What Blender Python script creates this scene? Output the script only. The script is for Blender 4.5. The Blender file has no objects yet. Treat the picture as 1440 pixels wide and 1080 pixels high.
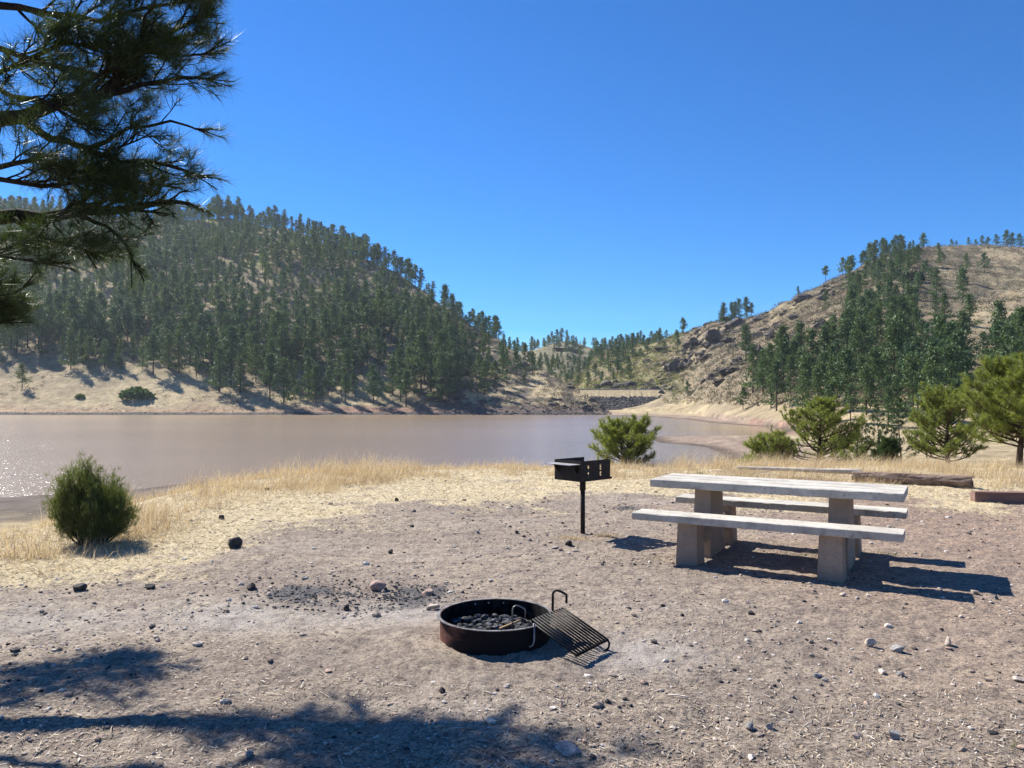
import bpy, math, random
import numpy as np
from mathutils import Vector
rng = np.random.default_rng(7)
random.seed(7)
SC = bpy.context.scene
COL = SC.collection
R = math.radians
PI = math.pi
# ------------------------------------------------------------------ camera, sky, sun, exposure
CAMZ, FPX, HOR = 1.52, 1080.0, 556.0          # eye height, focal length and horizon row of the 1440 px photograph
cd = bpy.data.cameras.new('camera'); cam = bpy.data.objects.new('camera', cd); COL.objects.link(cam)
cam.location = (0, 0, CAMZ); cam.rotation_euler = (R(90), 0, 0)
cd.sensor_width = 36; cd.lens = 36*FPX/1440; cd.shift_y = (HOR-540)/1440
cd.clip_start = 0.05; cd.clip_end = 12000
SC.camera = cam
SUNV = Vector((-0.80, 0.74, 1.0)).normalized()
SUN_EL = math.asin(SUNV.z); SUN_AZ = math.atan2(SUNV.x, SUNV.y)      # azimuth clockwise from +Y
w = bpy.data.worlds.new('World'); SC.world = w; w.use_nodes = True
nt = w.node_tree; bg = nt.nodes['Background']
sky = nt.nodes.new('ShaderNodeTexSky'); sky.sky_type = 'NISHITA'; sky.sun_disc = False
sky.sun_elevation = SUN_EL; sky.sun_rotation = SUN_AZ
sky.altitude = 2100; sky.air_density = 1.0; sky.dust_density = 0.25; sky.ozone_density = 5.0
hs = nt.nodes.new('ShaderNodeHueSaturation'); hs.inputs['Saturation'].default_value = 1.72; hs.inputs['Hue'].default_value = .507
nt.links.new(sky.outputs[0], hs.inputs['Color']); nt.links.new(hs.outputs[0], bg.inputs[0]); bg.inputs[1].default_value = 0.084
sd = bpy.data.lights.new('sun', 'SUN'); sd.energy = 4.9; sd.angle = R(0.53); sd.color = (1.0, 0.955, 0.88)
so = bpy.data.objects.new('sun', sd); COL.objects.link(so)
so.rotation_euler = (-SUNV).to_track_quat('-Z', 'Y').to_euler()
SC.view_settings.view_transform = 'Standard'; SC.view_settings.look = 'None'
SC.view_settings.exposure = 1.0; SC.view_settings.gamma = 1.0

HAZE = 0.00009
# ------------------------------------------------------------------ helpers
def tag(o, label=None, cat=None, group=None, kind=None):
    if label: o['label'] = label
    if cat: o['category'] = cat
    if group: o['group'] = group
    if kind: o['kind'] = kind
    return o
def mesh_np(V, F, cols=None, smooth=False, name='m', attr='Col'):
    """V (n,3); F (m,k) one polygon size, or list of such arrays"""
    V = np.asarray(V, np.float32)
    Fs = F if isinstance(F, list) else [F]
    Fs = [np.asarray(f, np.int32) for f in Fs if len(f)]
    me = bpy.data.meshes.new(name)
    me.vertices.add(len(V)); me.vertices.foreach_set('co', V.ravel())
    nl = sum(f.size for f in Fs); npoly = sum(len(f) for f in Fs)
    me.loops.add(nl); me.polygons.add(npoly)
    me.loops.foreach_set('vertex_index', np.concatenate([f.ravel() for f in Fs]))
    tot = np.concatenate([np.full(len(f), f.shape[1], np.int32) for f in Fs])
    st = np.concatenate([[0], np.cumsum(tot)[:-1]]).astype(np.int32)
    me.polygons.foreach_set('loop_start', st)
    try: me.polygons.foreach_set('loop_total', tot)
    except Exception: pass
    me.polygons.foreach_set('use_smooth', np.full(npoly, smooth, bool))
    me.update(calc_edges=True)
    if cols is not None:
        c = np.ones((len(V), 4), np.float32); c[:, :3] = cols
        a = me.color_attributes.new(attr, 'FLOAT_COLOR', 'POINT'); a.data.foreach_set('color', c.ravel())
    return me
def obj(name, me, mat, parent=None, loc=None):
    o = bpy.data.objects.new(name, me); COL.objects.link(o)
    if mat and not me.materials: me.materials.append(mat)
    if parent: o.parent = parent
    if loc is not None: o.location = loc
    return o
def empty(name, loc=(0, 0, 0), rz=0.0):
    o = bpy.data.objects.new(name, None); COL.objects.link(o); o.location = loc; o.rotation_euler = (0, 0, rz)
    o.empty_display_size = 0.1
    return o
class MB:
    """collects polygons of any size"""
    def __init__(s): s.v = []; s.f = []; s.n = 0
    def add(s, V, F):
        V = [tuple(map(float, p)) for p in V]
        s.v += V; s.f += [tuple(i+s.n for i in f) for f in F]; s.n += len(V); return s
    def box(s, c, h, ax=None, taper=None):
        ax = ax or (Vector((1, 0, 0)), Vector((0, 1, 0)), Vector((0, 0, 1))); c = Vector(c)
        V = []
        for k in (-1, 1):
            t = 1.0 if (taper is None or k == -1) else taper
            for i, j in ((-1, -1), (1, -1), (1, 1), (-1, 1)):
                V.append(c+ax[0]*(i*h[0]*t)+ax[1]*(j*h[1]*t)+ax[2]*(k*h[2]))
        return s.add(V, [(3, 2, 1, 0), (4, 5, 6, 7), (0, 1, 5, 4), (1, 2, 6, 5), (2, 3, 7, 6), (3, 0, 4, 7)])
    def tube(s, P, rad, n=8, cap=True):
        P = [Vector(p) for p in P]; rad = rad if hasattr(rad, '__len__') else [rad]*len(P)
        V = []; up = Vector((0, 0, 1)); last = None
        for i, p in enumerate(P):
            d = (P[min(i+1, len(P)-1)]-P[max(i-1, 0)]).normalized()
            if last is None:
                a = d.cross(up if abs(d.z) < .9 else Vector((1, 0, 0))).normalized()
            else:
                a = (last-d*last.dot(d)).normalized()
            last = a; b = d.cross(a)
            for k in range(n):
                t = 2*PI*k/n; V.append(p+(a*math.cos(t)+b*math.sin(t))*rad[i])
        F = []
        for i in range(len(P)-1):
            for k in range(n):
                q = (k+1) % n; F.append((i*n+k, i*n+q, (i+1)*n+q, (i+1)*n+k))
        if cap: F += [tuple(range(n))[::-1], tuple((len(P)-1)*n+k for k in range(n))]
        return s.add(V, F)
    def build(s, name, mat, parent=None, smooth=False, bevel=0, loc=None):
        me = bpy.data.meshes.new(name); me.from_pydata(s.v, [], s.f); me.update()
        if smooth: me.polygons.foreach_set('use_smooth', [True]*len(me.polygons))
        o = obj(name, me, mat, parent, loc)
        if bevel:
            m = o.modifiers.new('b', 'BEVEL'); m.width = bevel; m.segments = 2; m.limit_method = 'ANGLE'
        return o
# value noise ---------------------------------------------------------------
def _h(i, j, k, s):
    n = (i.astype(np.int64)*374761393+j.astype(np.int64)*668265263+k*2147483647+s*1274126177) & 0xffffffff
    n = ((n ^ (n >> 13))*1274126177) & 0xffffffff
    n = ((n ^ (n >> 16))*668265263) & 0xffffffff
    return ((n ^ (n >> 15)) & 0xffffff)/float(0xffffff)
def vn(x, y, s=0):
    i = np.floor(x); j = np.floor(y); u = x-i; v = y-j
    u = u*u*u*(u*(u*6-15)+10); v = v*v*v*(v*(v*6-15)+10)
    a = _h(i, j, 0, s); b = _h(i+1, j, 0, s); c = _h(i, j+1, 0, s); d = _h(i+1, j+1, 0, s)
    return (a*(1-u)+b*u)*(1-v)+(c*(1-u)+d*u)*v*1.0
def fbm(x, y, oct=5, s=0, g=.5):
    r = 0; a = 1; t = 0
    for o in range(oct):
        r = r+a*(vn(x, y, s+o*17)-.5); t += a; a *= g
        x, y = x*1.63+y*1.17+3.1, y*1.63-x*1.17+7.7
    return r/t*2
def ss(a, b, x):
    t = np.clip((x-a)/(b-a), 0, 1); return t*t*(3-2*t)
def vn3(P, s=0):
    x, y, z = P[:, 0], P[:, 1], P[:, 2]; k = np.floor(z); w_ = z-k; w_ = w_*w_*(3-2*w_)
    def lay(kk): return vn(x+kk*37.13, y-kk*11.7, s)
    return lay(k)*(1-w_)+lay(k+1)*w_
def fbm3(P, oct=4, s=0):
    r = 0; a = 1; t = 0
    for o in range(oct): r = r+a*(vn3(P, s+o*13)-.5); t += a; a *= .5; P = P*2.03+1.7
    return r/t*2
# materials ------------------------------------------------------------------
class NT:
    def __init__(s, name):
        s.m = bpy.data.materials.new(name); s.m.use_nodes = True; s.t = s.m.node_tree
        s.b = s.t.nodes['Principled BSDF']; s.out = s.t.nodes['Material Output']
        s.co = s.n('ShaderNodeTexCoord').outputs['Object']
    def n(s, k, **kw):
        n = s.t.nodes.new(k)
        for a, b in kw.items(): setattr(n, a, b)
        return n
    def L(s, a, b): s.t.links.new(a, b)
    def put(s, sock, v):
        if isinstance(v, bpy.types.NodeSocket): s.L(v, sock)
        elif isinstance(v, tuple) and len(v) == 3 and sock.type == 'RGBA': sock.default_value = v+(1,)
        else: sock.default_value = v
    def noise(s, scale, detail=4, rough=.55, co=None, st=None):
        co = co or s.co
        if st:
            mp = s.n('ShaderNodeMapping'); s.L(co, mp.inputs[0]); mp.inputs['Scale'].default_value = st; co = mp.outputs[0]
        n = s.n('ShaderNodeTexNoise'); s.L(co, n.inputs['Vector']); n.inputs['Scale'].default_value = scale
        n.inputs['Detail'].default_value = detail; n.inputs['Roughness'].default_value = rough
        return n.outputs['Fac']
    def vor(s, scale, out='Distance', feat='F1'):
        n = s.n('ShaderNodeTexVoronoi'); n.feature = feat; s.L(s.co, n.inputs['Vector']); n.inputs['Scale'].default_value = scale
        return n.outputs[out]
    def ramp(s, f, *st):
        r = s.n('ShaderNodeValToRGB'); s.put(r.inputs[0], f); e = r.color_ramp.elements
        while len(e) < len(st): e.new(.5)
        for i, (p, c) in enumerate(st):
            e[i].position = p; e[i].color = (c, c, c, 1) if isinstance(c, (int, float)) else tuple(c)+(1,)
        return r.outputs[0]
    def mix(s, f, a, b, mode='MIX'):
        m = s.n('ShaderNodeMix', data_type='RGBA', blend_type=mode); m.clamp_result = False
        s.put(m.inputs[0], f); s.put(m.inputs[6], a); s.put(m.inputs[7], b); return m.outputs[2]
    def math(s, op, a, b=0.0, c=0.0):
        m = s.n('ShaderNodeMath', operation=op); s.put(m.inputs[0], a); s.put(m.inputs[1], b); s.put(m.inputs[2], c)
        return m.outputs[0]
    def attr(s, name='Col'):
        a = s.n('ShaderNodeAttribute'); a.attribute_name = name; return a.outputs['Color']
    def sep(s, c):
        q = s.n('ShaderNodeSeparateColor'); s.L(c, q.inputs[0]); return q.outputs
    def bump(s, h, strength=.5, dist=.01, prev=None):
        b = s.n('ShaderNodeBump'); s.L(h, b.inputs['Height']); b.inputs['Strength'].default_value = strength
        b.inputs['Distance'].default_value = dist
        if prev: s.L(prev, b.inputs['Normal'])
        return b.outputs[0]
    def fin(s, col, rough=.8, nrm=None, spec=.3, metal=0):
        s.put(s.b.inputs['Base Color'], col); s.put(s.b.inputs['Roughness'], rough)
        s.put(s.b.inputs['Specular IOR Level'], spec); s.put(s.b.inputs['Metallic'], metal)
        if nrm: s.L(nrm, s.b.inputs['Normal'])
        return s.m
def leafmat(name, col, var=.35, trans=.35, rough=.5, attr=None, tint=(1.5, 1.45, .7)):
    m = NT(name)
    base = m.attr('Col') if attr else m.mix(m.noise(2.5, 2), tuple(c*(1-var) for c in col), tuple(c*(1+var) for c in col))
    if attr: base = m.mix(1.0, base, col, 'MULTIPLY')
    m.fin(base, rough, spec=.35)
    tr = m.n('ShaderNodeBsdfTranslucent'); m.L(m.mix(1.0, base, tint, 'MULTIPLY'), tr.inputs[0])
    mx = m.n('ShaderNodeMixShader'); mx.inputs[0].default_value = trans
    m.L(m.b.outputs[0], mx.inputs[1]); m.L(tr.outputs[0], mx.inputs[2]); m.L(mx.outputs[0], m.out.inputs['Surface'])
    return m.m

# ------------------------------------------------------------------ laying out: photo rays -> places on the terrain
def P(x, y, Y): return np.array([(x-720)*Y/FPX, Y, CAMZ-(y-HOR)*Y/FPX])
WZ = -6.9
def wpt(x, y):                                    # a point of the lake's surface
    Y = (CAMZ-WZ)*FPX/(y-HOR); return ((x-720)*Y/FPX, Y)
lake_px = [(-1500, 583.5), (0, 583.5), (250, 583.8), (420, 583.4), (640, 583.6), (850, 583.6), (905, 585.5), (960, 589), (1000, 594.5), (1050, 598.5),
           (1097, 601.5), (1104, 605), (1097, 608), (1060, 611.5), (1021, 613.0), (960, 613.2), (922, 613.8), (913, 616.5), (927, 622.5), (965, 625.5), (992, 629), (1010, 635), (1024, 645),
           (1029, 656), (1015, 668), (900, 664), (700, 662), (560, 661), (420, 664), (300, 674), (195, 688), (120, 693), (73, 695.5), (0, 700), (-200, 709), (-700, 720), (-1500, 730)]
LAKE = np.array([wpt(*p) for p in lake_px])
def lake_sd(X, Y):
    """signed distance to the shoreline, positive on land"""
    d2 = np.full(X.shape, 1e12); ins = np.zeros(X.shape, bool); n = len(LAKE)
    for i in range(n):
        ax, ay = LAKE[i]; bx, by = LAKE[(i+1) % n]; ex, ey = bx-ax, by-ay
        t = np.clip(((X-ax)*ex+(Y-ay)*ey)/(ex*ex+ey*ey), 0, 1)
        d2 = np.minimum(d2, (X-ax-t*ex)**2+(Y-ay-t*ey)**2)
        c = ((ay > Y) != (by > Y))
        xi = ax+(Y-ay)*ex/(ey if ey else 1e-9)
        ins ^= c & (X < xi)
    return np.where(ins, -1, 1)*np.sqrt(d2)
def tab(px, T): T = np.array(T, float); return np.interp(px, T[:, 0], T[:, 1])
EDGE = [(-1200, 6.5), (-300, 7.2), (0, 7.8), (130, 8.7), (200, 10.2), (300, 12.2), (400, 14), (550, 15), (720, 15.2), (1000, 15.2), (1100, 15), (1440, 14.5), (2000, 15), (2600, 20)]
SLOPE = [(-1200, .33), (0, .33), (300, .24), (600, .2), (960, .17), (1060, .12), (1180, .10), (2600, .09)]
LR_Y = [(-1500, 250), (-600, 262), (-200, 285), (0, 300), (200, 305), (320, 308), (400, 318), (450, 336), (500, 356), (550, 386), (600, 414), (640, 437), (660, 452), (690, 470), (700, 475), (719, 490), (739, 505), (764, 521), (783, 533), (815, 553), (838, 566), (857, 580), (875, 600), (3000, 600)]
LR_R = [(-1500, 900), (0, 800), (320, 730), (500, 630), (600, 550), (700, 470), (783, 400), (857, 335), (3000, 330)]
RR_Y = [(-3000, 640), (740, 640), (800, 560), (830, 505), (860, 492), (900, 485), (940, 476), (965, 472), (985, 460), (1000, 452), (1040, 448), (1080, 438), (1120, 420), (1150, 406), (1170, 396), (1200, 382), (1250, 356), (1290, 348), (1440, 350), (1700, 352), (2300, 400), (3000, 450)]
RR_R = [(-3000, 620), (860, 620), (1000, 520), (1100, 480), (1250, 520), (1440, 560), (3000, 700)]
RF_R = [(-3000, 390), (860, 386), (960, 340), (1020, 262), (1100, 205), (1200, 170), (1440, 150), (3000, 150)]
BR_Y = [(-3000, 500), (680, 497), (720, 495), (745, 490), (770, 484), (800, 482), (815, 486), (840, 490), (900, 488), (1000, 480), (3000, 480)]
def smax(a, b, k):
    h = np.clip(.5+.5*(a-b)/k, 0, 1); return b*(1-h)+a*h+k*h*(1-h)
def smin(a, b, k): return -smax(-a, -b, k)
def terrain(X, Y, full=False):
    X = np.asarray(X, float); Y = np.asarray(Y, float)
    rho = np.hypot(X, Y)+1e-6; th = np.arctan2(X, Y)
    thc = np.clip(th, -R(62), R(62)); px = 720+FPX*np.tan(thc); cs = np.cos(thc)
    Yd = rho*cs                                    # depth along the view
    behind = ss(R(70), R(110), np.abs(th))
    sd_ = lake_sd(X, Y)
    nb = fbm(X*.05, Y*.05, 4, 3)
    low = WZ+np.where(sd_ > 0, np.minimum(sd_*.055, .8)+np.clip(sd_-14, 0, 30)*.03+np.clip(sd_-44, 0, 200)*.006, np.maximum(sd_*.1, -2.5))
    low = low+nb*.35*ss(6, 40, sd_)+fbm(X*.35, Y*.35, 3, 5)*.07*ss(0, 6, sd_)
    ed = tab(px, EDGE)/cs; ed = ed+behind*80
    dr = rho-ed; sl = tab(px, SLOPE)
    pl = np.where(dr > 0, -sl*(np.sqrt(dr*dr+9)-3), 0.0)+fbm(X*.12, Y*.12, 3, 9)*.25*ss(1, 15, dr)
    z = smax(low, pl, .8)
    z = np.where(dr < 4, pl, z)
    z = z+behind*ss(20, 80, rho)*3
    # the hill across the water
    rf = 340.0; rr = tab(px, LR_R); zr = CAMZ-(tab(px, LR_Y)-HOR)*rr/FPX
    t = (Yd-rf)/np.maximum(rr-rf, 8)
    rough = fbm(X*.012+3, Y*.012, 5, 21); rough2 = fbm(X*.05, Y*.05, 4, 33)
    up = WZ+.6+(zr-WZ-.6)*np.sign(t)*np.abs(t)**1.08
    dn = zr-(Yd-rr)*.22
    lh = smin(up, dn, 4.0)+1.0+(rough*9+rough2*2.2)*ss(0, .25, t)*ss(1.3, .75, t)*ss(5, 80, zr-WZ)+rough2*.9*ss(.02, .1, t)
    lh = np.where(t < -.02, -60, lh)
    # the hill on the right
    rf2 = tab(px, RF_R); rr2 = tab(px, RR_R); zr2 = CAMZ-(tab(px, RR_Y)-HOR)*rr2/FPX
    t2 = (Yd-rf2)/(rr2-rf2)
    up2 = WZ+2.2+(zr2-WZ-2.2)*np.sign(t2)*np.abs(t2)**1.12
    dn2 = zr2-(Yd-rr2)*.15
    rh = smin(up2, dn2, 4.0)+1.0+(rough*7+rough2*2.6)*ss(.03, .3, t2)*ss(1.3, .8, t2)*ss(5, 40, zr2-WZ)
    rh = np.where(t2 < -.05, -60, rh)
    # hills behind the dam
    rb, rbf = 930.0, 470.0; zb = CAMZ-(tab(px, BR_Y)-HOR)*rb/FPX
    t3 = (Yd-rbf)/(rb-rbf)
    bh = smin(WZ+(zb-WZ)*np.sign(t3)*np.abs(t3)**.8, zb-(Yd-rb)*.03, 5)+(rough*10+rough2*2)*ss(0, .3, t3)*ss(1.25, .9, t3)
    bh = np.where(t3 < -.02, -60, bh)
    h = np.maximum(np.maximum(lh, rh), bh)
    h = h*(1-behind)+behind*(-20+ss(100, 900, rho)*70)
    kk = 1.6
    zz = smax(z, h, kk)
    zz = np.where(h < -30, z, zz)
    if full: return zz, dict(px=px, py=HOR-(zz-CAMZ)*FPX/np.maximum(Yd, .1), Yd=Yd, rho=rho, sd=sd_, dr=dr, t=t, t2=t2, t3=t3, lh=lh, rh=rh, bh=bh, z=z, behind=behind)
    return zz
def tz(x, y): return float(terrain(np.array([x]), np.array([y]))[0])
def hit(px, py, y0=20., y1=1100.):
    Y = np.exp(np.linspace(math.log(y0), math.log(y1), 2600)); X = (px-720)*Y/FPX; zr = CAMZ-(py-HOR)*Y/FPX
    z = terrain(X, Y); k = np.argmax(z >= zr)
    if not (z >= zr).any(): k = -1
    return np.array([X[k], Y[k], z[k]])
def gp(px, py):                                   # a place on the campsite's ground
    Y = CAMZ*FPX/(py-HOR); return np.array([(px-720)*Y/FPX, Y, 0.0])

# ------------------------------------------------------------------ ground and hills
def micro(X, Y):
    """centimetre relief of the trampled dirt"""
    return (fbm(X*.9, Y*.9, 3, 41)*.024+fbm(X*4, Y*4, 4, 43)*.016+fbm(X*18, Y*18, 3, 47)*.009)
FR = gp(700, 900); FR[0] = -.105; FR[1] = 4.72                 # the fire ring
def near_masks(X, Y, q):
    px = q['px']; dr = q['dr']; py = HOR+CAMZ*FPX/np.maximum(q['Yd'], .3)
    n1 = fbm(X*.8, Y*.8, 5, 61); n2 = fbm(X*3, Y*3, 4, 67)
    # straw line in photo rows: yellow above it
    line = np.interp(px, [-600, 0, 150, 300, 420, 560, 700, 850, 1000, 1440, 2200], [840, 815, 806, 764, 722, 700, 693, 690, 690, 702, 704])
    straw = ss(46, -34, py-line+n1*46+n2*26)
    lft = ss(760, 300, px)*ss(930, 760, py)*.72
    straw = np.clip(np.maximum(straw, lft*ss(-.15, .35, n1+n2*.4)+.0), 0, 1)
    def blob(cx, cy, rx, ry): return np.exp(-(((px-cx)/rx)**2+((py-cy)/ry)**2))
    char = np.clip(blob(470, 838, 110, 17)+blob(590, 832, 45, 10)+blob(560, 850, 70, 10)*.6+blob(880, 715, 28, 5)*.9+blob(390, 832, 60, 10)*.7, 0, 1)*ss(-.25, .25, n2+.12)
    ash = np.clip(blob(330, 868, 120, 22)*.7+blob(560, 865, 100, 20)*.6+blob(900, 920, 90, 30)*.55+blob(640, 1000, 130, 30)*.2+blob(60, 870, 120, 25)*.5, 0, 1)
    return straw, char, ash
def build_ground():
    a = np.concatenate([np.linspace(-180, -60, 25), np.linspace(-58, -38, 21), np.degrees(np.arctan((np.linspace(-100, 1540, 1000)-720)/FPX)), np.linspace(38, 58, 21), np.linspace(60, 180, 25)[:-1]])
    a = np.radians(np.unique(a)); na = len(a)
    near = np.exp(np.linspace(math.log(.6), math.log(32), 800))
    far = np.concatenate([np.exp(np.linspace(math.log(32), math.log(320), 230)), np.linspace(323, 980, 330), np.exp(np.linspace(math.log(1000), math.log(9000), 26))])
    def grid(rr):
        A, RR = np.meshgrid(a, rr); X = RR*np.sin(A); Y = RR*np.cos(A)
        nr = len(rr); i = np.arange(nr-1)[:, None]*na+np.arange(na)[None, :]; j = np.arange(nr-1)[:, None]*na+((np.arange(na)+1) % na)[None, :]
        return X.ravel(), Y.ravel(), np.stack([i, j, j+na, i+na], -1).reshape(-1, 4)
    X, Y, F = grid(near)
    z, q = terrain(X, Y, True)
    z = z+micro(X, Y)*ss(.7, 2, q['rho'])*ss(32, 26, q['rho'])
    dd = np.hypot(X-FR[0], Y-FR[1])
    z = z+.034*ss(.85, .42, dd)
    st, ch, ash = near_masks(X, Y, q)
    V = np.stack([X, Y, z], 1)
    n = len(V); V = np.vstack([V, [[0, 0, z[:na].mean()]]])
    fan = np.stack([np.full(na, n), (np.arange(na)+1) % na, np.arange(na)], 1)
    C = np.vstack([np.stack([st, ch, ash], 1), [[0, 0, 0]]])
    me = mesh_np(V, [F, fan], C, True, 'ground')
    tag(obj('ground', me, M['dirt']), 'trampled stony dirt of the campsite with dry grass along its edge', kind='structure')
    X, Y, F = grid(np.concatenate([near[-1:], far]))
    z, q = terrain(X, Y, True)
    px, py, sd_ = q['px'], q['py'], q['sd']
    n1 = fbm(X*.03, Y*.03, 5, 71); n2 = fbm(X*.15, Y*.15, 5, 73); n3 = fbm(X*.6, Y*.6, 3, 79)
    def mixc(c, d, m): return c*(1-m[:, None])+np.array(d)*m[:, None]
    c = np.tile(np.array([.50, .40, .24]), (len(X), 1))
    c = mixc(c, (.40, .31, .19), ss(-.1, .35, n1)*.8)
    left = (q['lh'] >= q['rh']) & (q['lh'] > q['z']) & (q['lh'] >= q['bh'])
    right = (q['rh'] > q['lh']) & (q['rh'] > q['z']-1) & (q['rh'] >= q['bh'])
    back = (q['bh'] > q['lh']) & (q['bh'] > q['rh']) & (q['bh'] > q['z'])
    brushy = right*ss(.04, .12, q['t2'])*ss(1420, 1280, px+py*0+n1*60)*1.0+right*.6*ss(470, 400, py)
    c = mixc(c, (.165, .135, .088), np.clip(brushy, 0, 1)*(.5+.42*ss(-.6, -.05, n2+n1*.6)))
    c = mixc(c, (.30, .24, .16), right*ss(1130, 1060, px)*ss(-.5, 0, n2+n1*.4)*.8)
    c = mixc(c, (.27, .28, .10), right*ss(1000, 880, px)*ss(-.05, .25, n1)*.6)
    c = mixc(c, (.18, .15, .105), left*ss(250, 560, px)*ss(-.2, .25, n2+n1*.5)*.65)
    c = mixc(c, (.24, .195, .125), left*ss(548, 505, py)*.65)
    c = mixc(c, (.13, .11, .10), left*ss(560, 700, px)*ss(0, .3, n2-.02)*.8)
    c = mixc(c, (.30, .30, .12), left*ss(.1, .3, n1)*ss(430, 360, py)*.7)
    c = mixc(c, (.17, .165, .10), back*.8)
    hgt = z-WZ
    notleft = ~left
    # shore bands: wet dark mud, pale beach, rusty bank
    faru = ss(250, 300, q['Yd'])*ss(880, 820, px)
    c = mixc(c, (.33, .20, .14), faru*ss(4.2, 2.2, hgt+n2*1.5)*(.55+.45*ss(350, 500, px)))
    c = mixc(c, (.095, .085, .08), faru*ss(1.15, .75, hgt+n2*.3))
    c = mixc(c, (.11, .095, .09), faru*ss(560, 640, px)*ss(5, 3, hgt+n2*2.5)*.8)
    mudm = (1-faru)*ss(2.3, 1.4, hgt+n2*.4)*ss(0, 1, q['dr']-25)*ss(19, 8, sd_+n2*8)
    c = mixc(c, (.36, .27, .205), mudm)
    c = mixc(c, (.44, .24, .16), mudm*ss(.05, .3, n1+n2*.4)*ss(1020, 1070, px)*.8)
    c = mixc(c, (.26, .205, .165), mudm*ss(0, .25, n2)*.6)
    c = mixc(c, (.15, .115, .09), (1-faru)*ss(.22, .05, hgt))
    c = mixc(c, (.17, .14, .12), ((px < 500) & (q['Yd'] < 100))*ss(1.2, .9, hgt+n2*.3)*.85)
    c = c*(1+n3*.22)[:, None]
    me = mesh_np(np.stack([X, Y, z], 1), F, np.clip(c, .02, .9), True, 'hills')
    tag(obj('hills', me, M['hill']), 'dry grassy hills, muddy shores and meadow around the reservoir', kind='structure')

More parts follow.
